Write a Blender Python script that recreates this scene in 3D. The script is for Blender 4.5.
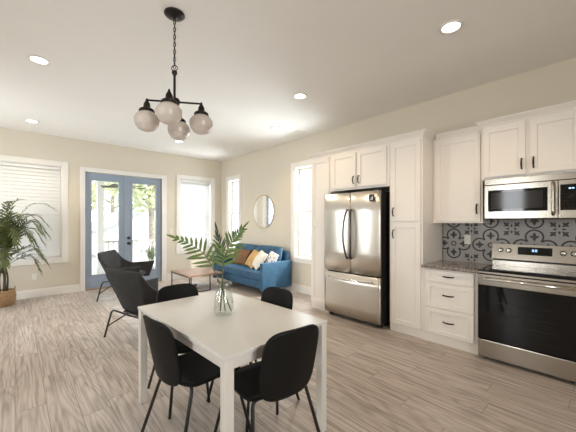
import bpy, bmesh, math, random
from math import sin, cos, pi, radians as RAD
from mathutils import Vector as V, Matrix, noise as mnoise

C = bpy.context.scene
for o in list(bpy.data.objects):
    bpy.data.objects.remove(o)
COL = C.collection
random.seed(11)

# ------------------------------------------------------------------ camera, world, sun, exposure
PHI = RAD(42.637)
H = 1.40
cam_d = bpy.data.cameras.new('camera')
cam_d.sensor_width = 36.0
cam_d.lens = 296.5 / 576 * 36
cam_d.shift_y = 6.5 / 576
cam_d.clip_start = 0.05
cam = bpy.data.objects.new('camera', cam_d)
cam.location = (0, 0, H)
cam.rotation_euler = (pi / 2, 0, -PHI)
COL.objects.link(cam)
C.camera = cam

C.view_settings.view_transform = 'Standard'
C.view_settings.look = 'None'
C.view_settings.gamma = 1.0
C.view_settings.use_curve_mapping = False
C.view_settings.exposure = -0.07
C.cycles.max_bounces = 10
C.cycles.diffuse_bounces = 6
C.cycles.transparent_max_bounces = 16
C.cycles.caustics_reflective = False
C.cycles.caustics_refractive = False
C.cycles.sample_clamp_indirect = 6.0

world = bpy.data.worlds.new('world')
C.world = world
world.use_nodes = True
wnt = world.node_tree
bgn = wnt.nodes['Background']
bgn.inputs['Color'].default_value = (0.88, 0.95, 1.0, 1)
bgn.inputs['Strength'].default_value = 3.2


def light(name, kind, loc, energy, color=(1, 1, 1), size=None, aim=None, **kw):
    d = bpy.data.lights.new(name, kind)
    d.energy = energy
    d.color = color
    if kind == 'AREA':
        d.shape = 'RECTANGLE'
        d.size, d.size_y = size
    for k, v in kw.items():
        setattr(d, k, v)
    o = bpy.data.objects.new(name, d)
    o.location = loc
    if aim:
        o.rotation_euler = V(aim).to_track_quat('-Z', 'Y').to_euler()
    COL.objects.link(o)
    return o


light('sun', 'SUN', (8, -6, 10), 5.0, (1.0, 0.95, 0.87), aim=(-0.60, 0.50, -0.62), angle=RAD(2.0))
# daylight outside the windows, each as large as its opening, facing in
light('daylight_side', 'AREA', (4.75, 3.955, 1.65), 130, (0.86, 0.94, 1.0), (0.86, 1.9), (-1, 0, -0.12))
light('daylight_side', 'AREA', (4.75, 6.66, 1.65), 95, (0.86, 0.94, 1.0), (0.5, 1.9), (-1, 0, -0.12))
light('daylight_end', 'AREA', (3.47, 7.85, 1.65), 50, (0.86, 0.94, 1.0), (0.85, 1.9), (0, -1, -0.12))
light('daylight_left', 'AREA', (-2.75, 1.78, 1.60), 70, (0.93, 0.97, 1.0), (0.6, 1.9), (1, 0, -0.05))
light('daylight_left', 'AREA', (-2.75, 5.82, 1.60), 150, (0.93, 0.97, 1.0), (0.8, 1.9), (1, 0, -0.05))
light('front_fill', 'AREA', (0.3, -3.15, 1.6), 120, (1.0, 0.98, 0.95), (1.9, 1.7), (0, 1, 0))  # added fill from behind the camera, through an unseen window, to brighten the room


# ------------------------------------------------------------------ material helpers
class NT:
    def __init__(self, name):
        self.m = bpy.data.materials.new(name)
        self.m.use_nodes = True
        self.t = self.m.node_tree
        self.b = self.t.nodes['Principled BSDF']
        self.out = self.t.nodes['Material Output']

    def n(self, typ, **kw):
        nd = self.t.nodes.new(typ)
        for k, v in kw.items():
            setattr(nd, k, v)
        return nd

    def link(self, a, b):
        self.t.links.new(a, b)

    def math(self, op, a, b=None, c=None):
        nd = self.n('ShaderNodeMath', operation=op)
        for i, x in enumerate((a, b, c)):
            if x is None:
                continue
            if isinstance(x, (int, float)):
                nd.inputs[i].default_value = x
            else:
                self.link(x, nd.inputs[i])
        return nd.outputs[0]

    def coord(self, scale=(1, 1, 1), kind='Object'):
        tc = self.n('ShaderNodeTexCoord')
        mp = self.n('ShaderNodeMapping')
        mp.inputs['Scale'].default_value = scale
        self.link(tc.outputs[kind], mp.inputs['Vector'])
        return mp.outputs[0]

    def noise(self, vec, scale, detail=4, rough=0.55):
        nd = self.n('ShaderNodeTexNoise')
        nd.inputs['Scale'].default_value = scale
        nd.inputs['Detail'].default_value = detail
        nd.inputs['Roughness'].default_value = rough
        if vec is not None:
            self.link(vec, nd.inputs['Vector'])
        return nd.outputs['Fac']

    def ramp(self, fac, stops):
        nd = self.n('ShaderNodeValToRGB')
        e = nd.color_ramp.elements
        while len(e) < len(stops):
            e.new(0.5)
        for k, (p, c) in enumerate(stops):
            e[k].position = p
            e[k].color = (*c, 1)
        self.link(fac, nd.inputs[0])
        return nd.outputs[0]

    def mix(self, fac, a, b, mode='MIX'):
        nd = self.n('ShaderNodeMix', data_type='RGBA', blend_type=mode)
        for i, x in ((0, fac), (6, a), (7, b)):
            if isinstance(x, (int, float)):
                nd.inputs[i].default_value = x
            elif isinstance(x, tuple):
                nd.inputs[i].default_value = (*x, 1)
            else:
                self.link(x, nd.inputs[i])
        return nd.outputs[2]

    def bump(self, h, strength=0.2, dist=0.01):
        nd = self.n('ShaderNodeBump')
        nd.inputs['Strength'].default_value = strength
        nd.inputs['Distance'].default_value = dist
        self.link(h, nd.inputs['Height'])
        self.link(nd.outputs[0], self.b.inputs['Normal'])

    def set(self, **kw):
        for k, v in kw.items():
            self.b.inputs[k.replace('_', ' ')].default_value = v if not (isinstance(v, tuple) and len(v) == 3) else (*v, 1)
        return self


def mat(name, col, rough=0.5, metal=0.0, var=0.06, scale=6.0, stretch=(1, 1, 1), bump=0.0, bscale=80, **kw):
    """principled surface with slight procedural mottling"""
    n = NT(name)
    n.set(Roughness=rough, Metallic=metal, **kw)
    vec = n.coord(stretch)
    f = n.noise(vec, scale)
    lo = tuple(c * (1 - var) for c in col)
    hi = tuple(min(1, c * (1 + var)) for c in col)
    n.link(n.ramp(f, [(0.3, lo), (0.7, hi)]), n.b.inputs['Base Color'])
    if bump:
        n.bump(n.noise(vec, bscale, 2), bump, 0.003)
    return n.m


def m_floor():
    n = NT('oak_plank')
    tc = n.n('ShaderNodeTexCoord')
    sp = n.n('ShaderNodeSeparateXYZ')
    n.link(tc.outputs['Object'], sp.inputs[0])
    X, Y = sp.outputs[0], sp.outputs[1]
    xr = n.math('DIVIDE', X, 0.18)
    row = n.math('FLOOR', xr)
    w1 = n.n('ShaderNodeTexWhiteNoise', noise_dimensions='1D')
    n.link(row, w1.inputs['W'])
    yy = n.math('DIVIDE', n.math('ADD', Y, n.math('MULTIPLY', w1.outputs['Value'], 1.22)), 1.22)
    colm = n.math('FLOOR', yy)
    w2 = n.n('ShaderNodeTexWhiteNoise', noise_dimensions='2D')
    cb = n.n('ShaderNodeCombineXYZ')
    n.link(row, cb.inputs[0])
    n.link(colm, cb.inputs[1])
    n.link(cb.outputs[0], w2.inputs['Vector'])
    rid = w2.outputs['Value']
    g = n.n('ShaderNodeCombineXYZ')
    n.link(n.math('ADD', X, n.math('MULTIPLY', rid, 37.0)), g.inputs[0])
    n.link(n.math('ADD', n.math('MULTIPLY', Y, 0.13), n.math('MULTIPLY', rid, 11.0)), g.inputs[1])
    big = n.noise(g.outputs[0], 4.2, 1.5, 0.45)
    rings = n.math('SINE', n.math('MULTIPLY', big, 95.0))
    rings = n.math('POWER', n.math('MULTIPLY_ADD', rings, 0.5, 0.5), 2.2)
    f = n.n('ShaderNodeCombineXYZ')
    n.link(n.math('MULTIPLY', X, 42.0), f.inputs[0])
    n.link(n.math('ADD', n.math('MULTIPLY', Y, 1.6), n.math('MULTIPLY', rid, 50.0)), f.inputs[1])
    fine = n.noise(f.outputs[0], 1.0, 5, 0.65)
    base = n.ramp(rid, [(0.0, (0.430, 0.368, 0.322)), (0.5, (0.475, 0.412, 0.366)), (1.0, (0.520, 0.460, 0.416))])
    c1 = n.mix(n.math('MULTIPLY', rings, 0.30), base, (0.175, 0.130, 0.103))
    c2 = n.mix(n.math('MULTIPLY', n.math('GREATER_THAN', fine, 0.0), 1.0), c1, c1)
    fr = n.ramp(fine, [(0.36, (0.50, 0.47, 0.45)), (0.56, (1.12, 1.12, 1.12))])
    c3 = n.mix(0.75, c2, fr, 'MULTIPLY')
    # seams
    fx = n.math('FRACT', xr)
    fy = n.math('FRACT', yy)
    sx = n.math('LESS_THAN', n.math('ABSOLUTE', n.math('SUBTRACT', fx, 0.5)), 0.49)
    sy = n.math('LESS_THAN', n.math('ABSOLUTE', n.math('SUBTRACT', fy, 0.5)), 0.4985)
    seam = n.math('MULTIPLY', sx, sy)
    c4 = n.mix(seam, (0.20, 0.16, 0.13), c3)
    n.link(c4, n.b.inputs['Base Color'])
    n.set(Roughness=0.42)
    rr = n.math('MULTIPLY_ADD', fine, 0.18, 0.33)
    n.link(rr, n.b.inputs['Roughness'])
    n.bump(n.math('MULTIPLY_ADD', seam, 0.6, n.math('MULTIPLY', fine, 0.4)), 0.12, 0.002)
    return n.m


def m_steel(name, col=(0.62, 0.58, 0.53), rough=0.26, stretch=(25, 25, 1)):
    n = NT(name)
    v = n.coord(stretch)
    f = n.noise(v, 1.0, 3)
    n.link(n.ramp(f, [(0.3, tuple(c * 0.985 for c in col)), (0.7, tuple(min(1, c * 1.015) for c in col))]), n.b.inputs['Base Color'])
    n.link(n.math('MULTIPLY_ADD', f, 0.03, rough - 0.015), n.b.inputs['Roughness'])
    n.set(Metallic=1.0)
    return n.m


def m_glass_thin(name, tint=(1, 1, 1), refl=0.12, rough=0.0):
    n = NT(name)
    tr = n.n('ShaderNodeBsdfTransparent')
    tr.inputs[0].default_value = (*tint, 1)
    gl = n.n('ShaderNodeBsdfGlossy')
    gl.inputs['Roughness'].default_value = rough
    lw = n.n('ShaderNodeLayerWeight')
    lw.inputs['Blend'].default_value = 0.3
    mx = n.n('ShaderNodeMixShader')
    n.link(n.math('MULTIPLY_ADD', lw.outputs['Facing'], refl * 3, refl * 0.35), mx.inputs[0])
    n.link(tr.outputs[0], mx.inputs[1])
    n.link(gl.outputs[0], mx.inputs[2])
    n.link(mx.outputs[0], n.out.inputs['Surface'])
    return n.m


def m_translucent(name, col, frac=0.5, rough=0.5):
    n = NT(name)
    f = n.noise(n.coord(), 14, 2)
    c = n.ramp(f, [(0.3, tuple(x * 0.97 for x in col)), (0.7, col)])
    n.link(c, n.b.inputs['Base Color'])
    n.set(Roughness=rough)
    t = n.n('ShaderNodeBsdfTranslucent')
    n.link(c, t.inputs[0])
    mx = n.n('ShaderNodeMixShader')
    mx.inputs[0].default_value = frac
    n.link(n.b.outputs[0], mx.inputs[1])
    n.link(t.outputs[0], mx.inputs[2])
    n.link(mx.outputs[0], n.out.inputs['Surface'])
    return n.m


def m_emit(name, col, strength):
    n = NT(name)
    n.set(Base_Color=(0.9, 0.9, 0.9))
    n.b.inputs['Emission Color'].default_value = (*col, 1)
    n.b.inputs['Emission Strength'].default_value = strength
    return n.m


def m_granite():
    n = NT('speckled_granite')
    v = n.coord()
    vo = n.n('ShaderNodeTexVoronoi')
    vo.inputs['Scale'].default_value = 130
    n.link(v, vo.inputs['Vector'])
    sp = n.n('ShaderNodeSeparateColor')
    n.link(vo.outputs['Color'], sp.inputs[0])
    c = n.ramp(sp.outputs[0], [(0.0, (0.03, 0.025, 0.025)), (0.35, (0.10, 0.085, 0.075)), (0.6, (0.22, 0.19, 0.17)), (0.85, (0.50, 0.46, 0.42))])
    c = n.mix(n.math('MULTIPLY', n.noise(v, 30, 3), 0.5), c, (0.25, 0.20, 0.18))
    n.link(c, n.b.inputs['Base Color'])
    n.set(Roughness=0.12)
    return n.m


def m_basket():
    n = NT('woven_seagrass')
    v = n.coord((1, 1, 1))
    w = n.n('ShaderNodeTexWave', wave_type='BANDS', bands_direction='Z')
    w.inputs['Scale'].default_value = 22
    w.inputs['Distortion'].default_value = 3.0
    w.inputs['Detail'].default_value = 2
    w.inputs['Detail Scale'].default_value = 6
    n.link(v, w.inputs['Vector'])
    c = n.ramp(w.outputs['Fac'], [(0.1, (0.12, 0.06, 0.025)), (0.5, (0.42, 0.24, 0.11)), (0.9, (0.62, 0.40, 0.20))])
    n.link(c, n.b.inputs['Base Color'])
    n.set(Roughness=0.8)
    n.bump(w.outputs['Fac'], 0.8, 0.01)
    return n.m


def m_wood(name, a, b, stretch=(1, 12, 12), rough=0.45):
    n = NT(name)
    v = n.coord(stretch)
    f = n.noise(v, 2.2, 6, 0.65)
    n.link(n.ramp(f, [(0.3, a), (0.7, b)]), n.b.inputs['Base Color'])
    n.set(Roughness=rough)
    return n.m


def m_velvet(name, a, b, rough=0.7, sheen=0.6, scale=9):
    n = NT(name)
    v = n.coord()
    f = n.noise(v, scale, 3)
    n.link(n.ramp(f, [(0.3, a), (0.7, b)]), n.b.inputs['Base Color'])
    n.set(Roughness=rough, Sheen_Weight=sheen, Sheen_Roughness=0.35)
    n.b.inputs['Sheen Tint'].default_value = (*[min(1, x * 3.0 + 0.05) for x in b], 1)
    n.bump(n.noise(v, 300, 2), 0.15, 0.002)
    return n.m


def m_rug():
    n = NT('faded_rug_pile')
    v = n.coord()
    vo = n.n('ShaderNodeTexVoronoi', feature='DISTANCE_TO_EDGE')
    vo.inputs['Scale'].default_value = 3.2
    n.link(v, vo.inputs['Vector'])
    line = n.math('LESS_THAN', vo.outputs['Distance'], 0.02)
    f = n.noise(v, 5, 4)
    base = n.ramp(f, [(0.35, (0.43, 0.40, 0.38)), (0.65, (0.60, 0.57, 0.545))])
    c = n.mix(n.math('MULTIPLY', line, 0.5), base, (0.33, 0.30, 0.30))
    n.link(c, n.b.inputs['Base Color'])
    n.set(Roughness=0.95)
    n.bump(n.noise(v, 160, 2), 0.5, 0.004)
    return n.m


M = {}
M['wall'] = mat('beige_wall_paint', (0.672, 0.618, 0.515), 0.75, var=0.012, scale=2, bump=0.05, bscale=180)
M['ceil'] = mat('ceiling_paint', (0.84, 0.82, 0.785), 0.85, var=0.01, scale=2)
M['trim'] = mat('white_trim_paint', (0.80, 0.775, 0.73), 0.4, var=0.012)
M['cab'] = mat('white_cabinet_paint', (0.82, 0.775, 0.72), 0.38, var=0.012)
M['floor'] = m_floor()
M['door'] = mat('blue_grey_door_paint', (0.290, 0.355, 0.440), 0.4, var=0.03)
M['pane'] = m_glass_thin('window_glass', (1, 1, 1), 0.07)
M['blind'] = m_translucent('blind_slat', (0.84, 0.84, 0.83), 0.07)
M['black'] = mat('black_painted_metal', (0.010, 0.0095, 0.009), 0.45, var=0.1)
M['bronze'] = mat('dark_bronze_metal', (0.020, 0.016, 0.013), 0.35, 0.6, var=0.1)
M['chair'] = mat('black_chair_shell', (0.005, 0.0047, 0.0045), 0.55, var=0.12, scale=20, bump=0.06, bscale=240, Specular_IOR_Level=0.2)
M['table'] = mat('white_table_lacquer', (0.66, 0.645, 0.62), 0.25, var=0.008)
M['tableleg'] = mat('cream_table_metal', (0.66, 0.635, 0.585), 0.35, var=0.01)
M['felt'] = m_velvet('charcoal_upholstery', (0.017, 0.0165, 0.0165), (0.028, 0.027, 0.027), 0.9, 0.12)
M['blue'] = m_velvet('blue_velvet', (0.014, 0.062, 0.125), (0.030, 0.105, 0.190), 0.6, 0.6)
M['steel'] = m_steel('brushed_stainless', (0.66, 0.62, 0.56), 0.30)
M['steelh'] = m_steel('brushed_stainless_across', stretch=(400, 4, 400))
M['dimsteel'] = m_steel('dimmed_warm_stainless', (0.43, 0.39, 0.335), 0.24, (25, 1, 25))  # stainless with a darkened base, standing in for a dimmer room reflected in it
M['chrome'] = m_steel('polished_steel', (0.75, 0.72, 0.68), 0.15, (1, 1, 1))
M['dsteel'] = m_steel('darkened_steel', (0.11, 0.095, 0.085), 0.28)  # on the fridge handles the dark colour stands in for dark reflections
M['fridgeside'] = mat('black_appliance_side', (0.022, 0.020, 0.019), 0.5, var=0.1)
M['bglass'] = mat('black_appliance_glass', (0.005, 0.005, 0.005), 0.05, var=0.1, Specular_IOR_Level=0.3)
M['mwglass'] = mat('smoked_oven_glass', (0.030, 0.028, 0.026), 0.08, var=0.1, Specular_IOR_Level=0.25)
M['granite'] = m_granite()
M['tile'] = mat('grey_cement_tile', (0.345, 0.325, 0.305), 0.45, var=0.06, scale=12)
M['tiledark'] = mat('charcoal_tile_pattern', (0.028, 0.027, 0.028), 0.45, var=0.15, scale=20)
M['basket'] = m_basket()
M['soil'] = mat('dark_moss', (0.05, 0.04, 0.025), 0.95, var=0.4, scale=60)
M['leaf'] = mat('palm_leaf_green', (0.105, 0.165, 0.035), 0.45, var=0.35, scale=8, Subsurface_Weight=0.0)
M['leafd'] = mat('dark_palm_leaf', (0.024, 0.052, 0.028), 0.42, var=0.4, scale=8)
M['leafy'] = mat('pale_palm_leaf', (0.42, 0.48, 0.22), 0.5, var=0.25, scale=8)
M['stem'] = mat('palm_stem_green', (0.09, 0.11, 0.03), 0.5, var=0.2)
M['stemd'] = mat('palm_stem_brown', (0.05, 0.035, 0.018), 0.7, var=0.2)
M['vase'] = m_glass_thin('clear_vase_glass', (0.97, 0.985, 0.98), 0.11)
M['mirror'] = m_steel('mirror_silver', (0.92, 0.92, 0.92), 0.06, (1, 1, 1))
M['brass'] = m_steel('thin_brass', (0.55, 0.40, 0.22), 0.3)
M['opal'] = m_translucent('opal_glass', (0.80, 0.73, 0.67), 0.35, 0.15)
M['ctop'] = m_wood('walnut_top', (0.21, 0.12, 0.075), (0.36, 0.225, 0.15), (14, 1.5, 14))
M['rug'] = m_rug()
M['plate'] = mat('white_wall_plate', (0.78, 0.755, 0.70), 0.4, var=0.01)
M['brown'] = m_velvet('brown_leather_cushion', (0.13, 0.055, 0.022), (0.24, 0.11, 0.05), 0.5, 0.1)
M['mustard'] = m_velvet('mustard_linen', (0.48, 0.30, 0.10), (0.60, 0.40, 0.17), 0.9, 0.2)
M['cream'] = m_velvet('cream_linen', (0.70, 0.66, 0.60), (0.80, 0.76, 0.70), 0.9, 0.2)
M['lampglow'] = m_emit('downlight_glow', (1.0, 0.96, 0.90), 6.0)
M['clock'] = m_emit('blue_clock_digits', (0.25, 0.55, 1.0), 2.0)
M['yard'] = mat('pale_dry_ground', (0.38, 0.38, 0.33), 0.9, var=0.15, scale=3)
M['deck'] = m_wood('weathered_deck', (0.42, 0.39, 0.36), (0.55, 0.52, 0.48), (1, 14, 1))
M['sill'] = m_wood('oak_threshold', (0.30, 0.17, 0.08), (0.42, 0.26, 0.13), (1, 14, 14))
M['outwhite'] = mat('outdoor_white_paint', (0.82, 0.82, 0.80), 0.6, var=0.02)
M['roof'] = mat('grey_roof_shingle', (0.45, 0.45, 0.46), 0.9, var=0.25, scale=20)
M['bark'] = mat('grey_tree_bark', (0.36, 0.32, 0.26), 0.95, var=0.3, scale=10)
M['outleaf'] = m_translucent('sunlit_leaf', (0.66, 0.70, 0.48), 0.4)
M['outleaf2'] = m_translucent('bright_green_leaf', (0.34, 0.56, 0.28), 0.4)
M['fan'] = mat('dark_fan_blade', (0.10, 0.085, 0.07), 0.5, var=0.1)


def m_pattern():
    n = NT('white_blue_print')
    v = n.coord()
    vo = n.n('ShaderNodeTexVoronoi')
    vo.inputs['Scale'].default_value = 16
    n.link(v, vo.inputs['Vector'])
    c = n.ramp(vo.outputs['Distance'], [(0.30, (0.10, 0.18, 0.42)), (0.36, (0.78, 0.76, 0.74))])
    n.link(c, n.b.inputs['Base Color'])
    n.set(Roughness=0.9)
    return n.m


M['print'] = m_pattern()


# ------------------------------------------------------------------ mesh builder
class MB:
    def __init__(self):
        self.bm = bmesh.new()
        self.mi = 0

    def _tag(self, faces, smooth=False):
        for f in faces:
            f.material_index = self.mi
            f.smooth = smooth

    def box(self, x0, x1, y0, y1, z0, z1, bev=0.0, seg=2, rot=None):
        r = bmesh.ops.create_cube(self.bm, size=1.0)
        vs = r['verts']
        mid = V(((x0 + x1) / 2, (y0 + y1) / 2, (z0 + z1) / 2))
        for v in vs:
            p = V((v.co.x * abs(x1 - x0), v.co.y * abs(y1 - y0), v.co.z * abs(z1 - z0)))
            if rot is not None:
                p = rot @ p
            v.co = p + mid
        faces = set(f for v in vs for f in v.link_faces)
        self._tag(faces)
        if bev > 0:
            edges = list(set(e for v in vs for e in v.link_edges))
            rb = bmesh.ops.bevel(self.bm, geom=edges, offset=bev, segments=seg, affect='EDGES', profile=0.6)
            self._tag(rb['faces'], False)
        return self

    def ring_faces(self, rings, closed=True, caps=True, smooth=True):
        bm = self.bm
        vr = [[bm.verts.new(p) for p in r] for r in rings]
        fs = []
        n = len(rings[0])
        for a, b in zip(vr[:-1], vr[1:]):
            for i in range(n if closed else n - 1):
                j = (i + 1) % n
                fs.append(bm.faces.new((a[i], a[j], b[j], b[i])))
        self._tag(fs, smooth)
        if caps and closed:
            cf = [bm.faces.new(list(reversed(vr[0]))), bm.faces.new(vr[-1])]
            self._tag(cf, False)
        return self

    def tube(self, pts, r, n=10, closed_path=False):
        pts = [V(p) for p in pts]
        rad = r if isinstance(r, (list, tuple)) else [r] * len(pts)
        rings = []
        up = None
        m = len(pts)
        for i, p in enumerate(pts):
            if closed_path:
                t = pts[(i + 1) % m] - pts[i - 1]
            else:
                t = pts[min(i + 1, m - 1)] - pts[max(i - 1, 0)]
            t.normalize()
            if up is None:
                up = V((0, 0, 1)) if abs(t.z) < 0.9 else V((1, 0, 0))
            a = t.cross(up)
            a.normalize()
            b = a.cross(t)
            up = b.copy()
            rings.append([p + (a * cos(2 * pi * k / n) + b * sin(2 * pi * k / n)) * rad[i] for k in range(n)])
        if closed_path:
            rings.append(rings[0])
            self.ring_faces(rings, caps=False)
            bmesh.ops.remove_doubles(self.bm, verts=self.bm.verts[:], dist=1e-6)
        else:
            self.ring_faces(rings)
        return self

    def lathe(self, prof, cx=0, cy=0, cz=0, n=32, axis='Z', caps=True):
        rings = []
        for r, z in prof:
            ring = []
            for k in range(n):
                a = 2 * pi * k / n
                if axis == 'Z':
                    ring.append((cx + r * cos(a), cy + r * sin(a), cz + z))
                elif axis == 'X':
                    ring.append((cx + z, cy + r * cos(a), cz + r * sin(a)))
                else:
                    ring.append((cx + r * cos(a), cy + z, cz + r * sin(a)))
            rings.append(ring)
        return self.ring_faces(rings, caps=caps)

    def cyl(self, c, r, h, axis='Z', n=24):
        return self.lathe([(r, -h / 2), (r, h / 2)], *c, n=n, axis=axis)

    def surf(self, P, th, nu=16, nv=16):
        """a thick sheet: P(u,v) with u,v in [-1,1], th number or f(u,v)"""
        e = 1e-3
        T = th if callable(th) else (lambda u, v: th)
        top, bot = [], []
        for i in range(nu + 1):
            u = -1 + 2 * i / nu
            ta, ba = [], []
            for j in range(nv + 1):
                v = -1 + 2 * j / nv
                p = V(P(u, v))
                uu, vv = max(-1 + e, min(1 - e, u)), max(-1 + e, min(1 - e, v))
                du = V(P(uu + e, vv)) - V(P(uu - e, vv))
                dv = V(P(uu, vv + e)) - V(P(uu, vv - e))
                nn = du.cross(dv)
                if nn.length < 1e-12:
                    nn = V((0, 0, 1))
                nn.normalize()
                t = T(u, v) / 2
                ta.append(p + nn * t)
                ba.append(p - nn * t)
            top.append(ta)
            bot.append(ba)
        bm = self.bm
        tv = [[bm.verts.new(p) for p in r] for r in top]
        bv = [[bm.verts.new(p) for p in r] for r in bot]
        fs = []
        for i in range(nu):
            for j in range(nv):
                fs.append(bm.faces.new((tv[i][j], tv[i + 1][j], tv[i + 1][j + 1], tv[i][j + 1])))
                fs.append(bm.faces.new((bv[i][j], bv[i][j + 1], bv[i + 1][j + 1], bv[i + 1][j])))
        for i in range(nu):
            fs.append(bm.faces.new((tv[i][0], bv[i][0], bv[i + 1][0], tv[i + 1][0])))
            fs.append(bm.faces.new((tv[i][nv], tv[i + 1][nv], bv[i + 1][nv], bv[i][nv])))
        for j in range(nv):
            fs.append(bm.faces.new((tv[0][j], tv[0][j + 1], bv[0][j + 1], bv[0][j])))
            fs.append(bm.faces.new((tv[nu][j], bv[nu][j], bv[nu][j + 1], tv[nu][j + 1])))
        self._tag(fs, True)
        return self

    def leaflet(self, base, d, length, w, nrm, droop=0.2, seg=3):
        d = d.normalized()
        side = d.cross(nrm)
        if side.length < 1e-5:
            side = V((1, 0, 0))
        side.normalize()
        nn = side.cross(d)
        prev = None
        bm = self.bm
        fs = []
        for k in range(seg + 1):
            t = k / seg
            p = base + d * (length * t) - V((0, 0, 1)) * (droop * length * t * t)
            ww = w * (0.45 + 1.1 * t) if t < 0.5 else w * (1 - t) * 2
            ww = max(ww, 0.0004)
            row = [bm.verts.new(p - side * ww / 2 + nn * ww * 0.15), bm.verts.new(p), bm.verts.new(p + side * ww / 2 + nn * ww * 0.15)]
            if prev:
                for q in (0, 1):
                    fs.append(bm.faces.new((prev[q], prev[q + 1], row[q + 1], row[q])))
            prev = row
        self._tag(fs, True)

    def build(self, name, m, parent=None, world=False, recalc=True):
        if recalc:
            bmesh.ops.recalc_face_normals(self.bm, faces=self.bm.faces[:])
        if world and parent is not None:
            off = V(parent.location)
            bmesh.ops.translate(self.bm, verts=self.bm.verts[:], vec=-WORLD_LOC(parent))
        me = bpy.data.meshes.new(name)
        self.bm.to_mesh(me)
        self.bm.free()
        for mm in (m if isinstance(m, (list, tuple)) else [m]):
            me.materials.append(mm)
        o = bpy.data.objects.new(name, me)
        COL.objects.link(o)
        if parent is not None:
            o.parent = parent
        return o


def WORLD_LOC(o):
    p = V((0, 0, 0))
    while o is not None:
        p += V(o.location)
        o = o.parent
    return p


def tag(o, label, cat, group=None, kind=None):
    o['label'] = label
    o['category'] = cat
    if group:
        o['group'] = group
    if kind:
        o['kind'] = kind
    return o


def thing(name, loc, label, cat, rz=0.0, group=None):
    o = bpy.data.objects.new(name, None)
    o.empty_display_size = 0.1
    o.location = loc
    o.rotation_euler = (0, 0, rz)
    COL.objects.link(o)
    return tag(o, label, cat, group)


def struct(o):
    o['kind'] = 'structure'
    return o


def copy_tree(o, parent=None):
    c = o.copy()
    COL.objects.link(c)
    if parent is not None:
        c.parent = parent
    for ch in [x for x in bpy.data.objects if x.parent == o]:
        copy_tree(ch, c)
    return c


def smooth_path(pts, n=6):
    """Catmull-Rom through points"""
    pts = [V(p) for p in pts]
    P = [pts[0] * 2 - pts[1]] + pts + [pts[-1] * 2 - pts[-2]]
    out = []
    for i in range(1, len(P) - 2):
        for k in range(n):
            t = k / n
            a, b, c, d = P[i - 1], P[i], P[i + 1], P[i + 2]
            out.append(0.5 * ((2 * b) + (c - a) * t + (2 * a - 5 * b + 4 * c - d) * t * t + (-a + 3 * b - 3 * c + d) * t ** 3))
    out.append(pts[-1])
    return out


def fillet(pts, r, n=5):
    pts = [V(p) for p in pts]
    out = [pts[0]]
    for a, b, c in zip(pts[:-2], pts[1:-1], pts[2:]):
        u, w = (a - b), (c - b)
        rr = min(r, u.length * 0.45, w.length * 0.45)
        p, q = b + u.normalized() * rr, b + w.normalized() * rr
        for k in range(n + 1):
            t = k / n
            out.append(p * (1 - t) ** 2 + b * 2 * t * (1 - t) + q * t * t)
    out.append(pts[-1])
    return out


# ------------------------------------------------------------------ setting: room shell
XR, YB, ZC = 4.20, 7.29, 3.08
XL, YF = -2.20, -2.60
T = 0.16


def wall_pieces(mb, a0, a1, z1, holes, put):
    """holes: list of (lo, hi, z0, z1) along the wall; put(lo, hi, z0, z1) adds a box"""
    x = a0
    for lo, hi, h0, h1 in sorted(holes):
        if lo > x:
            put(x, lo, 0, z1)
        if h0 > 0:
            put(lo, hi, 0, h0)
        put(lo, hi, h1, z1)
        x = hi
    put(x, a1, 0, z1)


struct(MB().box(XL - T, XR + T, YF - T, YB + T, -0.12, 0).build('floor', M['floor']))
struct(MB().box(XL - T, XR + T, YF - T, YB + T, ZC, ZC + 0.12).build('ceiling', M['ceil']))

W1 = (-0.84, 0.68, 0.71, 2.50)
W2 = (3.04, 3.90, 0.71, 2.50)
DO = (1.06, 2.585, 0.0, 2.445)
W3 = (3.52, 4.365, 0.69, 2.52)
W4 = (6.40, 6.90, 0.69, 2.52)
W5 = (1.48, 2.08, 0.60, 2.55)
W6 = (5.42, 6.22, 0.60, 2.55)
W7 = (-0.65, 1.25, 0.75, 2.45)

mb = MB()
wall_pieces(mb, XL - T, XR + T, ZC, [W1, W2, DO], lambda a, b, c, d: mb.box(a, b, YB, YB + T, c, d))
struct(mb.build('wall_back', M['wall']))
mb = MB()
wall_pieces(mb, YF, YB, ZC, [W3, W4], lambda a, b, c, d: mb.box(XR, XR + T, a, b, c, d))
struct(mb.build('wall_right', M['wall']))
mb = MB()
wall_pieces(mb, YF, YB, ZC, [W5, W6], lambda a, b, c, d: mb.box(XL - T, XL, a, b, c, d))
struct(mb.build('wall_left', M['wall']))
mb = MB()
wall_pieces(mb, XL - T, XR + T, ZC, [W7], lambda a, b, c, d: mb.box(a, b, YF - T, YF, c, d))
struct(mb.build('wall_front', M['wall']))


def orient(side):
    """maps (along, out, z): out>0 goes out of the room"""
    if side == 'back':
        return lambda a, o, z: (a, YB + o, z)
    if side == 'right':
        return lambda a, o, z: (XR + o, a, z)
    if side == 'left':
        return lambda a, o, z: (XL - o, a, z)
    return lambda a, o, z: (a, YF - o, z)


def obox(mb, f, a0, a1, o0, o1, z0, z1, bev=0):
    p, q = f(a0, o0, z0), f(a1, o1, z1)
    mb.box(min(p[0], q[0]), max(p[0], q[0]), min(p[1], q[1]), max(p[1], q[1]), min(p[2], q[2]), max(p[2], q[2]), bev)


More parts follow.
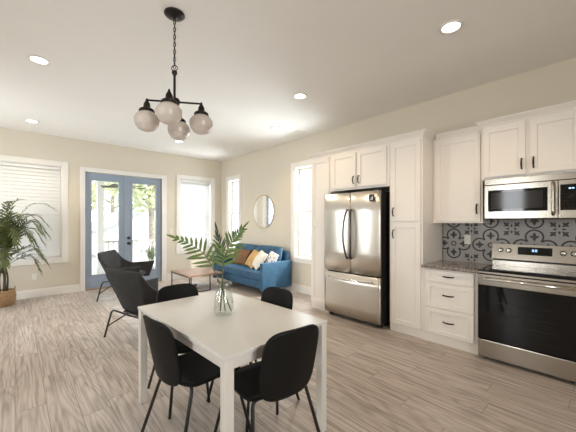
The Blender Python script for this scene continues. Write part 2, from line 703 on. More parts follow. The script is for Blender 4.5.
def window(name, side, hole, rail=None, sill=True):
    f = orient(side)
    lo, hi, z0, z1 = hole
    mb = MB()
    cw = 0.095
    # casing
    obox(mb, f, lo - cw, lo, -0.02, 0.0, z0 - cw, z1 + cw, 0.004)
    obox(mb, f, hi, hi + cw, -0.02, 0.0, z0 - cw, z1 + cw, 0.004)
    obox(mb, f, lo, hi, -0.02, 0.0, z1, z1 + cw, 0.004)
    obox(mb, f, lo, hi, -0.02, 0.0, z0 - cw, z0, 0.004)
    # jamb
    j = 0.018
    for a, b, c, d in ((lo, lo + j, z0, z1), (hi - j, hi, z0, z1), (lo + j, hi - j, z1 - j, z1), (lo + j, hi - j, z0, z0 + j)):
        obox(mb, f, a, b, 0.0, T, c, d)
    w = struct(mb.build(name, M['trim']))
    # sash
    mb = MB()
    s = 0.045
    l2, h2, b2, t2 = lo + j, hi - j, z0 + j, z1 - j
    mid = rail if rail else (z0 + z1) / 2
    for bb, tt, oo in ((b2, mid + 0.02, 0.085), (mid - 0.02, t2, 0.118)):
        obox(mb, f, l2, l2 + s, oo, oo + 0.032, bb, tt)
        obox(mb, f, h2 - s, h2, oo, oo + 0.032, bb, tt)
        obox(mb, f, l2 + s, h2 - s, oo, oo + 0.032, bb, bb + s)
        obox(mb, f, l2 + s, h2 - s, oo, oo + 0.032, tt - s, tt)
    mb.build('sash', M['trim'], w)
    for bb, tt, oo in ((b2 + s, mid + 0.02 - s, 0.099), (mid - 0.02 + s, t2 - s, 0.132)):
        mb = MB()
        obox(mb, f, l2 + s, h2 - s, oo, oo + 0.004, bb, tt)
        mb.build('pane', M['pane'], w)
    return w


window('window_1', 'back', W1)
window('window_2', 'back', W2)
window('window_3', 'right', W3, rail=1.62)
window('window_4', 'right', W4, rail=1.65)
window('window_5', 'left', W5)
window('window_6', 'left', W6)
window('window_7', 'front', W7)  # unseen window, added as the opening for the front fill lamp

# baseboards
def baseboard(name, side, spans):
    f = orient(side)
    mb = MB()
    for a, b in spans:
        obox(mb, f, a, b, -0.016, 0.0, 0.0, 0.13)
        obox(mb, f, a, b, -0.010, 0.0, 0.13, 0.15)
    struct(mb.build(name, M['trim']))


baseboard('baseboard_back', 'back', [(XL, 0.968), (2.71, XR)])
baseboard('baseboard_right', 'right', [(3.346, YB - 0.017), (YF, -0.7)])
baseboard('baseboard_left', 'left', [(YF + 0.02, YB - 0.017)])
baseboard('baseboard_front', 'front', [(XL + 0.02, XR - 0.02)])

# french doors: casing trim, two glazed leaves
f = orient('back')
mb = MB()
obox(mb, f, 0.970, 1.058, -0.022, 0.0, 0, 2.535, 0.004)
obox(mb, f, 2.588, 2.70, -0.022, 0.0, 0, 2.535, 0.004)
obox(mb, f, 1.058, 2.588, -0.022, 0.0, 2.447, 2.535, 0.004)
obox(mb, f, 1.042, 1.06, 0.0, T, 0, 2.44)
obox(mb, f, 2.585, 2.603, 0.0, T, 0, 2.44)
struct(mb.build('trim_1', M['trim']))
mb = MB()
obox(mb, f, 1.062, 2.583, -0.015, T, 0.001, 0.018)
struct(mb.build('trim_2', M['sill']))


def door_leaf(name, a0, a1, p0, p1):
    pz0, pz1 = 0.30, 2.285
    mb = MB()
    for x0, x1, z0, z1 in ((a0, p0, 0.022, 2.435), (p1, a1, 0.022, 2.435), (p0, p1, 0.022, pz0), (p0, p1, pz1, 2.435)):
        obox(mb, f, x0, x1, 0.02, 0.062, z0, z1, 0.002)
    d = struct(mb.build(name, M['door']))
    mb = MB()   # raised glazing bead
    b = 0.022
    for x0, x1, z0, z1 in ((p0 - b, p0 + 0.006, pz0 - b, pz1 + b), (p1 - 0.006, p1 + b, pz0 - b, pz1 + b), (p0, p1, pz0 - b, pz0 + 0.006), (p0, p1, pz1 - 0.006, pz1 + b)):
        obox(mb, f, x0, x1, 0.010, 0.0202, z0, z1, 0.003)
    mb.build('glazing_bead', M['door'], d)
    mb = MB()
    obox(mb, f, p0 + 0.001, p1 - 0.001, 0.038, 0.044, pz0, pz1)
    mb.build('pane', M['pane'], d)
    return d


dl = door_leaf('door_1', 1.066, 1.800, 1.168, 1.677)
dr = door_leaf('door_2', 1.806, 2.578, 1.948, 2.462)
mb = MB()
obox(mb, f, 1.788, 1.822, 0.004, 0.0195, 0.03, 2.43, 0.004)
mb.build('astragal', M['door'], dr)
mb = MB()
mb.lathe([(0.032, 0.021), (0.032, 0.010), (0.018, 0.004), (0.014, -0.030), (0.030, -0.040), (0.032, -0.060), (0.020, -0.070), (0.004, -0.072)], 1.874, YB, 0.935, 24, 'Y')
mb.build('door_knob', M['black'], dr)
mb = MB()
mb.lathe([(0.032, 0.021), (0.032, 0.004), (0.028, -0.004), (0.003, -0.005)], 1.874, YB, 1.055, 24, 'Y')
mb.box(1.868, 1.880, YB - 0.026, YB - 0.004, 1.035, 1.075, 0.003)
mb.build('deadbolt', M['black'], dr)


# blinds
def blind(hole, side, label, tilt, pitch=0.046, drop=1.0):
    f = orient(side)
    lo, hi, z0, z1 = hole
    lo, hi, z0, z1 = lo + 0.026, hi - 0.026, z0 + 0.03, z1 - 0.022
    o = f((lo + hi) / 2, 0.045, z0)
    t = thing('window_blind', o, label, 'blind', group=None)
    mb = MB()
    obox(mb, f, lo, hi, 0.012, 0.070, z1 - 0.055, z1, 0.004)
    mb.build('head_rail', M['blind'], t, True)
    mb = MB()
    z = z1 - 0.085
    hw = 0.0400
    while z > z0 + 0.05:
        a = RAD(tilt)
        rr = []
        for s in (-1, -0.33, 0.33, 1):
            rr.append((0.042 + s * hw * cos(a), z + s * hw * sin(a) + 0.0130 * (1 - s * s)))
        for x in (0,):
            ra = [f(lo + 0.004, q[0], q[1]) for q in rr] + [f(lo + 0.004, q[0], q[1] - 0.0036) for q in reversed(rr)]
            rb = [f(hi - 0.004, q[0], q[1]) for q in rr] + [f(hi - 0.004, q[0], q[1] - 0.0036) for q in reversed(rr)]
            mb.ring_faces([ra, rb], smooth=False)
        z -= pitch
    mb.build('slats', M['blind'], t, True)
    mb = MB()
    obox(mb, f, lo + 0.002, hi - 0.002, 0.018, 0.066, z0, z0 + 0.028, 0.004)
    mb.build('bottom_rail', M['blind'], t, True)
    mb = MB()
    for q in (0.14, 0.5, 0.86):
        a = lo + (hi - lo) * q
        obox(mb, f, a - 0.002, a + 0.002, 0.013, 0.0155, z0 + 0.03, z1 - 0.056)
    mb.build('ladder_cord', M['blind'], t, True)
    return t


blind(W1, 'back', 'white slatted window blind behind the potted palm, left of the double doors', 58, 0.066)
blind(W2, 'back', 'bright white slatted blind in the window between double doors and room corner', 60, 0.064)

# ------------------------------------------------------------------ kitchen
XP = 3.57


def shaker(xf, y0, y1, z0, z1, rail=0.058):
    mb = MB()
    mb.box(xf + 0.013, xf + 0.021, y0 + 0.01, y1 - 0.01, z0 + 0.01, z1 - 0.01)
    for a, b, c, d in ((y0, y0 + rail, z0, z1), (y1 - rail, y1, z0, z1), (y0 + rail, y1 - rail, z0, z0 + rail), (y0 + rail, y1 - rail, z1 - rail, z1)):
        mb.box(xf, xf + 0.021, a, b, c, d, 0.0018, 1)
    return mb


def handle_mb(xf, y, z, vertical=True, L=0.105):
    mb = MB()
    pts = []
    for k in range(13):
        t = -1 + k / 6
        d = 0.012 + 0.020 * (1 - t * t) ** 0.7
        pts.append((xf - d, y, z + t * L / 2) if vertical else (xf - d, y + t * L / 2, z))
    mb.tube(pts, [0.0085 - 0.0025 * abs(-1 + k / 6) for k in range(13)], 8)
    for s in (-1, 1):
        c = (xf - 0.0085, y, z + s * L / 2 * 0.95) if vertical else (xf - 0.0085, y + s * L / 2 * 0.95, z)
        mb.cyl(c, 0.0075, 0.017, 'X', 10)
    return mb


def cabinet(name, label, y0, y1, z0, z1, xf, fronts, toe=0.0, lip=True):
    """fronts: list of (part, y0, y1, z0, z1, handle or None)"""
    t = thing(name, (XR - 0.02, (y0 + y1) / 2, z0), label, 'cabinet')
    mb = MB()
    mb.box(xf + 0.022, XR - 0.003, y0, y1, z0 + toe, z1, 0.001, 1)
    mb.build('carcass', M['cab'], t, True)
    if toe:
        mb = MB()
        mb.box(xf + 0.035, XR - 0.003, y0, y1, z0, z0 + toe - 0.001)
        mb.build('toe_kick', M['cab'], t, True)
    for part, a, b, c, d, h in fronts:
        p = shaker(xf, a, b, c, d, 0.058 if part == 'door' else 0.045).build(part, M['cab'], t, True)
        if h:
            handle_mb(xf, h[0], h[1], h[2]).build('handle', M['bronze'], p, True)['label'] = 'dark bronze bow handle'
    return t


cabinet('pantry_cabinet', 'tall white pantry cabinet between refrigerator and counter, with two black handles', 1.517, 1.944, 0, 2.44, XP,
        [('door', 1.540, 1.918, 1.418, 2.405, (1.878, 1.535, True)), ('door', 1.540, 1.918, 0.115, 1.396, (1.878, 1.255, True))], 0.105)
cabinet('pantry_cabinet', 'tall narrow white cabinet on the far side of the refrigerator, beside the window', 2.922, 3.338, 0, 2.44, XP,
        [('door', 2.946, 3.316, 1.418, 2.405, None), ('door', 2.946, 3.316, 0.115, 1.396, None)], 0.105)
cabinet('bridge_cabinet', 'white two-door cabinet above the stainless refrigerator', 1.947, 2.919, 1.875, 2.44, XP,
        [('door', 1.985, 2.432, 1.905, 2.405, (2.400, 2.01, True)), ('door', 2.456, 2.890, 1.905, 2.405, (2.488, 2.01, True))])
XU = 3.862
cabinet('wall_cabinet', 'single-door white wall cabinet left of the microwave, over the drawers', 0.972, 1.514, 1.392, 2.432, XU,
        [('door', 0.992, 1.480, 1.412, 2.402, (1.024, 1.555, True))])
XU2 = 3.80
cabinet('wall_cabinet', 'white two-door wall cabinet directly above the microwave', 0.150, 0.968, 1.868, 2.455, XU2,
        [('door', 0.580, 0.948, 1.892, 2.428, (0.610, 2.00, True)), ('door', 0.170, 0.545, 1.892, 2.428, (0.515, 2.00, True))])
XD = 3.565
cabinet('drawer_cabinet', 'white base cabinet with three drawers between pantry and range', 0.944, 1.514, 0, 0.866, XD,
        [('drawer', 0.974, 1.470, 0.720, 0.850, (1.225, 0.790, False)),
         ('drawer', 0.974, 1.470, 0.425, 0.702, (1.225, 0.578, False)),
         ('drawer', 0.974, 1.470, 0.118, 0.408, (1.225, 0.275, False))], 0.105)


def sweep_profile(path, prof, z):
    """path in xy (polyline), prof list of (out, dz); outward is on the right of travel"""
    mb = MB()
    path = [V((p[0], p[1])) for p in path]
    rings = []
    for i, p in enumerate(path):
        ns = []
        if i > 0:
            d = (p - path[i - 1]).normalized()
            ns.append(V((d.y, -d.x)))
        if i < len(path) - 1:
            d = (path[i + 1] - p).normalized()
            ns.append(V((d.y, -d.x)))
        m = sum(ns, V((0, 0)))
        m = m / max(m.dot(ns[0]), 1e-6)
        rings.append([(p.x + m.x * o, p.y + m.y * o, z + dz) for o, dz in prof])
    mb.ring_faces(rings, smooth=False)
    return mb


CROWN = [(0.0, 0.0), (0.008, 0.0), (0.012, 0.014), (0.020, 0.020), (0.040, 0.044), (0.048, 0.048), (0.048, 0.062), (0.0, 0.062)]
# travel towards -Y keeps -X (the room) on the right
struct(sweep_profile([(XR - 0.004, 3.340), (XP + 0.020, 3.340), (XP + 0.020, 1.5155), (XU + 0.04, 1.5155)], CROWN, 2.4405).build('trim_3', M['cab']))
struct(sweep_profile([(XU + 0.020, 1.466), (XU + 0.020, 0.9705)], CROWN, 2.4325).build('trim_4', M['cab']))
struct(sweep_profile([(XU2 + 0.07, 0.9695), (XU2 + 0.020, 0.9695), (XU2 + 0.020, 0.1485), (XR - 0.004, 0.1485)], CROWN, 2.4555).build('trim_5', M['cab']))

# countertop
mb = MB()
mb.box(3.535, XR - 0.012, 0.934, 1.514, 0.868, 0.902, 0.006)
o = mb.build('countertop', M['granite'])
tag(o, 'speckled granite countertop over the drawer cabinet beside the range', 'countertop')

# backsplash with cement-tile pattern
BY0, BY1, BZ0, BZ1 = -0.25, 1.514, 0.902, 1.50
mb = MB()
mb.box(XR - 0.010, XR - 0.001, BY0, BY1, BZ0, BZ1)
mb.mi = 1
xs = XR - 0.0106


def poly(mb, pts):
    vs = [mb.bm.verts.new((xs, p[0], p[1])) for p in pts]
    fc = mb.bm.faces.new(vs)
    mb._tag([fc])


def arc_band(mb, cy, cz, r, w, a0, a1, n=20):
    for k in range(n):
        a, b = a0 + (a1 - a0) * k / n, a0 + (a1 - a0) * (k + 1) / n
        poly(mb, [(cy + (r - w / 2) * cos(a), cz + (r - w / 2) * sin(a)), (cy + (r + w / 2) * cos(a), cz + (r + w / 2) * sin(a)),
                  (cy + (r + w / 2) * cos(b), cz + (r + w / 2) * sin(b)), (cy + (r - w / 2) * cos(b), cz + (r - w / 2) * sin(b))])


def petal(mb, cy, cz, ang, r0, r1, w, n=8):
    pts = []
    for k in range(n):
        t = k / n
        pts.append((r0 + (r1 - r0) * t, w / 2 * sin(pi * t ** 0.8)))
    pts.append((r1, 0))
    full = pts + [(p[0], -p[1]) for p in reversed(pts[1:-1])]
    ca, sa = cos(ang), sin(ang)
    poly(mb, [(cy + p[0] * ca - p[1] * sa, cz + p[0] * sa + p[1] * ca) for p in full])


def fleur(mb, cy, cz, ang, s):
    petal(mb, cy, cz, ang, -0.2 * s, 1.0 * s, 0.62 * s)
    for q in (1, -1):
        petal(mb, cy - 0.25 * s * cos(ang), cz - 0.25 * s * sin(ang), ang + q * 1.05, 0.15 * s, 0.95 * s, 0.42 * s)
    petal(mb, cy, cz, ang + pi, 0.1 * s, 0.95 * s, 0.42 * s)
    c = (cy - 0.3 * s * cos(ang), cz - 0.3 * s * sin(ang))
    for q in (1, -1):
        petal(mb, c[0], c[1], ang + q * pi / 2, 0.0, 0.42 * s, 0.22 * s)


for iy in range(-4, 3):
    for iz in range(-1, 2):
        cy, cz = 1.374 + 0.406 * iy, 1.130 + 0.395 * iz
        if iz == -1:
            continue
        for k in range(4):
            a = k * pi / 2
            ly, lz = cy + 0.112 * cos(a), cz + 0.110 * sin(a)
            arc_band(mb, ly, lz, 0.076, 0.017, a - 2.30, a + 2.30)
            fleur(mb, ly, lz, a, 0.052)
        arc_band(mb, cy, cz, 0.026, 0.013, 0, 2 * pi)
    for iz in (-1, 0):
        cy, cz = 1.374 + 0.203 + 0.406 * iy, 1.130 + 0.1975 + 0.395 * iz
        for k in range(4):
            a = pi / 4 + k * pi / 2
            fleur(mb, cy + 0.068 * cos(a), cz + 0.068 * sin(a), a, 0.040)
        for k in range(4):
            a = k * pi / 2
            petal(mb, cy, cz, a, 0.018, 0.055, 0.020)
mb.mi = 0
geom = mb.bm.verts[:] + mb.bm.edges[:] + mb.bm.faces[:]
bmesh.ops.bisect_plane(mb.bm, geom=geom, plane_co=(0, BY1 - 0.002, 0), plane_no=(0, 1, 0), clear_outer=True)
for co, no in (((0, BY0 + 0.002, 0), (0, -1, 0)), ((0, 0, BZ0 + 0.001), (0, 0, -1)), ((0, 0, BZ1 - 0.001), (0, 0, 1))):
    geom = mb.bm.verts[:] + mb.bm.edges[:] + mb.bm.faces[:]
    bmesh.ops.bisect_plane(mb.bm, geom=geom, plane_co=co, plane_no=no, clear_outer=True)
o = struct(mb.build('wall_backsplash', [M['tile'], M['tiledark']], recalc=False))
o['label'] = 'grey cement tile backsplash with charcoal floral medallions'


def outlet(loc_f, a, z, label, kind='wall_outlet', base=0.0):
    """a wall plate; loc_f from orient()"""
    w, h = 0.035, 0.057
    t = thing(kind, loc_f(a, -base, z), label, 'outlet' if kind == 'wall_outlet' else 'switch')
    mb = MB()
    obox(mb, loc_f, a - w, a + w, -0.006 - base, -0.0005 - base, z - h, z + h, 0.002)
    mb.build('cover_plate', M['plate'], t, True)
    for s in ((-1, 1) if kind == 'wall_outlet' else (0,)):
        mb = MB()
        obox(mb, loc_f, a - 0.016, a + 0.016, -0.009 - base, -0.0055 - base, z + s * 0.024 - (0.015 if s else 0.032), z + s * 0.024 + (0.015 if s else 0.032), 0.002)
        mb.build('receptacle' if s else 'rocker', M['plate'], t, True)
    return t


outlet(orient('back'), 0.262, 0.385, 'white wall outlet under the left window beside the potted palm')
outlet(orient('right'), 1.215, 1.185, 'white wall outlet set in the patterned tile backsplash', base=0.0108)
outlet(orient('back'), 2.815, 1.19, 'white light switch on the wall just right of the double doors', 'light_switch')

# ---- refrigerator
t = thing('refrigerator', (3.84, 2.51, 0), 'stainless french-door refrigerator with black sides and bottom freezer drawer', 'refrigerator')
FY0, FY1, FX = 2.030, 2.966, 3.47
mb = MB()
mb.box(3.538, XR - 0.03, 2.032, 2.912, 0.055, 1.822, 0.006)
mb.build('case', M['fridgeside'], t, True)
ymid = 2.494


def fridge_panel(name, y0, y1, z0, z1):
    mb = MB()

    def P(u, v):
        return (FX + 0.035 + 0.020 * u * u, (y0 + y1) / 2 + u * (y1 - y0) / 2, (z0 + z1) / 2 + v * (z1 - z0) / 2)
    mb.surf(P, 0.058, 24, 4)
    return mb.build(name, M['steel'], t, True)


d1 = fridge_panel('door', ymid + 0.004, FY1, 0.690, 1.822)
d2 = fridge_panel('door', FY0, ymid - 0.004, 0.690, 1.822)
d3 = fridge_panel('freezer_drawer', FY0, FY1, 0.062, 0.668)
for d, s in ((d1, 1), (d2, -1)):
    mb = MB()
    pts = []
    for k in range(17):
        q = -1 + k / 8
        pts.append((FX - 0.012 - 0.050 * (1 - q * q) ** 0.8, ymid + s * (0.030 + 0.034 * (1 - q * q)), 1.235 + q * 0.345))
    mb.tube(pts, 0.0135, 10)
    for q in (-1, 1):
        mb.cyl((FX - 0.004, ymid + s * 0.030, 1.235 + q * 0.340), 0.014, 0.03, 'X', 12)
    mb.build('handle', M['dsteel'], d, True)['label'] = 'curved steel door handle with dark reflections put into its colour'
mb = MB()
pts = []
for k in range(17):
    q = -1 + k / 8
    pts.append((FX - 0.014 - 0.045 * (1 - q ** 4), ymid - 0.005 + q * 0.365, 0.600))
mb.tube(pts, 0.0125, 10)
for q in (-1, 1):
    mb.cyl((FX - 0.004, ymid - 0.005 + q * 0.358, 0.600), 0.013, 0.03, 'X', 12)
mb.build('handle', M['chrome'], d3, True)
mb = MB()
mb.box(FX + 0.02, 3.545, FY0 + 0.02, 2.90, 0.671, 0.687)
mb.build('gasket', M['black'], t, True)
for y in (2.07, 2.88):
    mb = MB()
    mb.cyl((3.56, y, 0.027), 0.027, 0.05, 'Y', 16)
    mb.build('roller_foot', M['black'], t, True)
for y0, y1 in ((2.045, 2.115), (2.84, 2.91)):
    mb = MB()
    mb.box(3.50, 3.63, y0, y1, 1.8235, 1.842, 0.004)
    mb.build('hinge_cover', M['black'], t, True)
bd = MB()
bd.box(FX - 0.0012, FX + 0.0035, 2.100, 2.175, 1.690, 1.770)
b = bd.build('badge', M['black'], t, True)
b['label'] = 'small black energy badge with white marks'
mb = MB()
mb.box(FX - 0.0024, FX - 0.0010, 2.118, 2.130, 1.700, 1.748)
mb.box(FX - 0.0024, FX - 0.0010, 2.138, 2.148, 1.715, 1.735)
mb.box(FX - 0.0024, FX - 0.0010, 2.130, 2.166, 1.700, 1.708)
mb.build('badge_mark', M['plate'], b, True)

# ---- range
RX, RY0, RY1 = 3.515, 0.165, 0.926
ry = (RY0 + RY1) / 2
t = thing('kitchen_range', (3.85, ry, 0), 'stainless freestanding electric range with black glass oven door', 'range')
mb = MB()
mb.box(3.565, XR - 0.02, RY0, RY1, 0.03, 0.885, 0.002)
mb.build('body', M['fridgeside'], t, True)
mb = MB()
mb.box(RX + 0.01, 4.075, RY0 - 0.002, RY1 + 0.002, 0.902, 0.914, 0.003)
ck = mb.build('cooktop', M['bglass'], t, True)
for cx_, cy_, r in ((3.70, 0.72, 0.105), (3.72, 0.36, 0.085), (3.95, 0.70, 0.075), (3.95, 0.38, 0.095)):
    mb = MB()
    n = 40
    rings = [[(cx_ + rr * cos(2 * pi * k / n), cy_ + rr * sin(2 * pi * k / n), 0.9143) for k in range(n)] for rr in (r, r - 0.004)]
    mb.ring_faces(rings, caps=False)
    mb.build('burner_mark', M['dsteel'], ck, True)
mb = MB()
mb.box(RX + 0.002, 3.60, RY0 - 0.002, RY1 + 0.002, 0.880, 0.9015, 0.004)
mb.build('front_trim', M['dimsteel'], t, True)
# oven door
mb = MB()
mb.box(RX, 3.562, RY0 + 0.003, RY1 - 0.003, 0.215, 0.872, 0.004)
od = mb.build('oven_door', M['bglass'], t, True)
od['label'] = 'black glass oven door'
mb = MB()
mb.box(RX - 0.004, RX + 0.02, RY0 + 0.003, RY1 - 0.003, 0.765, 0.872, 0.004)
mb.build('door_rail', M['dimsteel'], od, True)
mb = MB()
mb.tube([(RX - 0.052, RY0 + 0.02, 0.835), (RX - 0.052, RY1 - 0.02, 0.835)], 0.013, 14)
for y in (RY0 + 0.05, RY1 - 0.05):
    mb.box(RX - 0.052, RX - 0.002, y - 0.012, y + 0.012, 0.826, 0.844, 0.004)
mb.build('handle', M['chrome'], od, True)
mb = MB()
for z in (0.40, 0.50, 0.60):
    mb.box(RX - 0.0006, RX + 0.001, RY0 + 0.16, RY1 - 0.16, z, z + 0.004)
mb.build('oven_rack', M['mwglass'], od, True)
mb = MB()
mb.box(RX, 3.562, RY0 + 0.003, RY1 - 0.003, 0.035, 0.207, 0.006)
mb.build('storage_drawer', M['dimsteel'], t, True)
for x in (3.60, 4.10):
    for y in (RY0 + 0.06, RY1 - 0.06):
        mb = MB()
        mb.cyl((x, y, 0.015), 0.02, 0.029, 'Z', 12)
        mb.build('levelling_foot', M['black'], t, True)
# control panel (slightly raked)
PZ0, PZ1 = 0.985, 1.158
mb = MB()
mb.ring_faces([[(4.050, y, 0.990), (4.085, y, PZ1), (4.175, y, PZ1), (4.175, y, 0.990)] for y in (RY0, RY1)], smooth=False)
cp = mb.build('control_panel', M['dimsteel'], t, True)
mb = MB()
mb.ring_faces([[(4.085, y, 0.9145), (4.085, y, 0.967), (4.175, y, 0.967), (4.175, y, 0.9145)] for y in (RY0, RY1)], smooth=False)
mb.build('back_guard', M['dimsteel'], t, True)
mb = MB()
mb.box(4.080, 4.170, RY0 + 0.005, RY1 - 0.005, 0.9675, 0.9895)
mb.build('vent_slot', M['black'], t, True)
rake = 0.035 / 0.168


def pface(z):
    return 4.050 + (z - 0.990) * rake


zc = 1.088
mb = MB()
mb.ring_faces([[(pface(z) - 0.003, y, z) for y, z in ((0.402, 1.050), (0.688, 1.050), (0.688, 1.132), (0.402, 1.132))],
               [(pface(z) + 0.002, y, z) for y, z in ((0.402, 1.050), (0.688, 1.050), (0.688, 1.132), (0.402, 1.132))]], smooth=False)
dp = mb.build('display', M['bglass'], cp, True)
mb = MB()
for k, y in enumerate((0.562, 0.552, 0.536, 0.526)):
    for zz in (1.091, 1.105):
        mb.box(pface(zz) - 0.0050, pface(zz) - 0.0035, y - 0.003, y + 0.003, zz - 0.005, zz + 0.005)
# the clock digits are part of the control panel
mb.build('clock_digits', M['clock'], cp, True)
for y in (0.845, 0.768, 0.318, 0.240, 0.2 - 0.03):
    mb = MB()
    mb.lathe([(0.027, 0.0), (0.027, -0.006), (0.021, -0.009), (0.019, -0.030), (0.016, -0.034), (0.002, -0.035)], pface(zc) + 0.001, y + 0.0, zc, 20, 'X')
    mb.box(pface(zc) - 0.040, pface(zc) - 0.030, y - 0.0035, y + 0.0035, zc - 0.018, zc + 0.018, 0.002)
    mb.build('knob', M['chrome'], cp, True)

# ---- microwave
MX = 3.755
t = thing('microwave', (3.97, 0.545, 1.432), 'stainless over-the-range microwave with black window below the two-door cabinet', 'microwave')
mb = MB()
mb.box(MX + 0.03, XR - 0.012, 0.166, 0.926, 1.432, 1.862, 0.003)
mb.build('case', M['fridgeside'], t, True)
mb = MB()
mb.box(MX + 0.004, MX + 0.030, 0.166, 0.926, 1.802, 1.862, 0.003)
for k in range(1):
    mb.mi = 0
v = mb.build('vent_grille', M['dimsteel'], t, True)
mb = MB()
mb.box(MX, MX + 0.0295, 0.332, 0.926, 1.440, 1.797, 0.005)
d = mb.build('door', M['dimsteel'], t, True)
mb = MB()
mb.box(MX - 0.002, MX + 0.004, 0.405, 0.892, 1.515, 1.742, 0.002)
w = mb.build('window', M['bglass'], d, True)
mb = MB()
mb.box(MX - 0.0030, MX + 0.003, 0.440, 0.862, 1.545, 1.715, 0.001)
mb.build('screen', M['mwglass'], d, True)
mb = MB()
mb.tube(fillet([(MX - 0.003, 0.365, 1.475), (MX - 0.045, 0.365, 1.490), (MX - 0.045, 0.365, 1.765), (MX - 0.003, 0.365, 1.780)], 0.03), 0.0125, 12)
mb.build('handle', M['dimsteel'], d, True)
mb = MB()
mb.box(MX, MX + 0.0295, 0.166, 0.329, 1.440, 1.797, 0.005)
p = mb.build('keypad_panel', M['dimsteel'], t, True)
mb = MB()
mb.box(MX - 0.002, MX + 0.004, 0.170, 0.316, 1.515, 1.755, 0.002)
mb.build('keypad', M['bglass'], p, True)
mb = MB()
mb.box(MX - 0.0026, MX - 0.0015, 0.22, 0.235, 1.712, 1.722)
mb.box(MX - 0.0026, MX - 0.0015, 0.242, 0.257, 1.712, 1.722)
mb.build('display', M['clock'], p, True)
mb = MB()
for r in range(5):
    for c in range(4):
        y, z = 0.190 + c * 0.032, 1.535 + r * 0.033
        mb.box(MX - 0.0026, MX - 0.0015, y, y + 0.012, z, z + 0.006)
k = mb.build('key', M['mwglass'], p, True)
k['kind'] = 'stuff'

# ------------------------------------------------------------------ dining set
TX0, TX1, TY0, TY1, TZ = 0.727, 1.527, 1.2745, 2.5195, 0.742
t = thing('dining_table', ((TX0 + TX1) / 2, (TY0 + TY1) / 2, 0), 'white rectangular dining table with a glass vase of palm fronds on it', 'table', RAD(2.0))
mb = MB()
mb.box(TX0, TX1, TY0, TY1, TZ - 0.020, TZ, 0.003)
mb.build('tabletop', M['table'], t, True)
mb = MB()
a, b = 0.022, 0.020
for x0, x1, y0, y1 in ((TX0 + a, TX0 + a + b, TY0 + 0.06, TY1 - 0.06), (TX1 - a - b, TX1 - a, TY0 + 0.06, TY1 - 0.06),
                       (TX0 + 0.06, TX1 - 0.06, TY0 + a, TY0 + a + b), (TX0 + 0.06, TX1 - 0.06, TY1 - a - b, TY1 - a)):
    mb.box(x0, x1, y0, y1, TZ - 0.080, TZ - 0.030, 0.002)
mb.build('apron', M['tableleg'], t, True)
for x in (TX0 + 0.004, TX1 - 0.054):
    for y in (TY0 + 0.004, TY1 - 0.054):
        mb = MB()
        mb.box(x, x + 0.05, y, y + 0.05, 0.0, TZ - 0.0203, 0.004)
        mb.build('leg', M['tableleg'], t, True)


def sq(u, v, k):
    """rounded-square mapping"""
    cx_, cy_ = u * math.sqrt(1 - v * v / 2), v * math.sqrt(1 - u * u / 2)
    return u * (1 - k) + cx_ * k, v * (1 - k) + cy_ * k


def se(u, v, n):
    """superellipse mapping (rounded rectangle)"""
    m = max(abs(u), abs(v))
    if m < 1e-9:
        return 0.0, 0.0
    k = m / (abs(u) ** n + abs(v) ** n) ** (1.0 / n)
    return u * k, v * k


def make_chair(label):
    t = thing('dining_chair', (0, 0, 0), label, 'chair')
    # seat: local +Y is forward
    def S(u, v):
        a, b = se(u, v, 5.0)
        w = 0.220 + 0.006 * b
        y = 0.222 * b
        z = 0.452 - 0.012 * (1 - a * a) * (1 - b * b) + (0.03 * max(0, -b - 0.62) ** 1.3 * 3 if b < -0.62 else 0) - (0.028 * max(0, b - 0.6) ** 1.5 * 3 if b > 0.6 else 0)
        return (a * w, y, z)
    MB().surf(S, 0.014, 28, 28).build('seat', M['chair'], t)

    def Bk(u, v):
        a, b = se(u, v, 4.2)
        h = 0.200 * b
        z = 0.640 + h * 0.985
        y = -0.238 - 0.080 * (b * 0.5 + 0.5) + 0.035 * a * a
        return (a * (0.187 + 0.004 * b), y, z)
    MB().surf(Bk, 0.014, 28, 28).build('backrest', M['chair'], t)
    r = 0.0105
    for sx in (-1, 1):
        # back upright bracket
        mb = MB()
        mb.tube(fillet([(sx * 0.075, -0.03, 0.432), (sx * 0.075, -0.205, 0.432), (sx * 0.075, -0.224, 0.465)], 0.02), 0.007, 8)
        mb.build('back_bracket', M['black'], t)
        for sy in (-1, 1):
            mb = MB()
            mb.tube(fillet([(sx * 0.10, sy * 0.135, 0.431), (sx * 0.180, sy * 0.150, 0.431), (sx * 0.250, sy * (0.240 if sy > 0 else 0.275), 0.0)], 0.03), r, 10)
            mb.build('leg', M['black'], t)
    mb = MB()
    mb.box(-0.15, 0.15, -0.15, -0.13, 0.424, 0.436, 0.003)
    mb.box(-0.15, 0.15, 0.13, 0.15, 0.424, 0.436, 0.003)
    mb.box(-0.09, -0.06, -0.14, 0.14, 0.426, 0.434, 0.002)
    mb.box(0.06, 0.09, -0.14, 0.14, 0.426, 0.434, 0.002)
    mb.build('underframe', M['black'], t)
    return t


GC = 'black dining chairs around the white table'
proto = make_chair('black dining chair on the left long side of the white table')
spots = [
    (0.898, 1.850, -85, 'black dining chair on the left long side of the white table'),
    (1.138, 1.436, -6, 'black dining chair at the near short end of the white table, back to the viewer'),
    (1.07, 2.36, 178, 'black dining chair at the far short end of the table, in front of the armchairs'),
    (1.365, 1.905, 93, 'black dining chair on the right long side of the table, facing away from the refrigerator'),
]
for i, (x, y, a, lab) in enumerate(spots):
    c = proto if i == 0 else copy_tree(proto)
    c.location = (x, y, 0)
    c.rotation_euler = (0, 0, RAD(a))
    tag(c, lab, 'chair', GC)


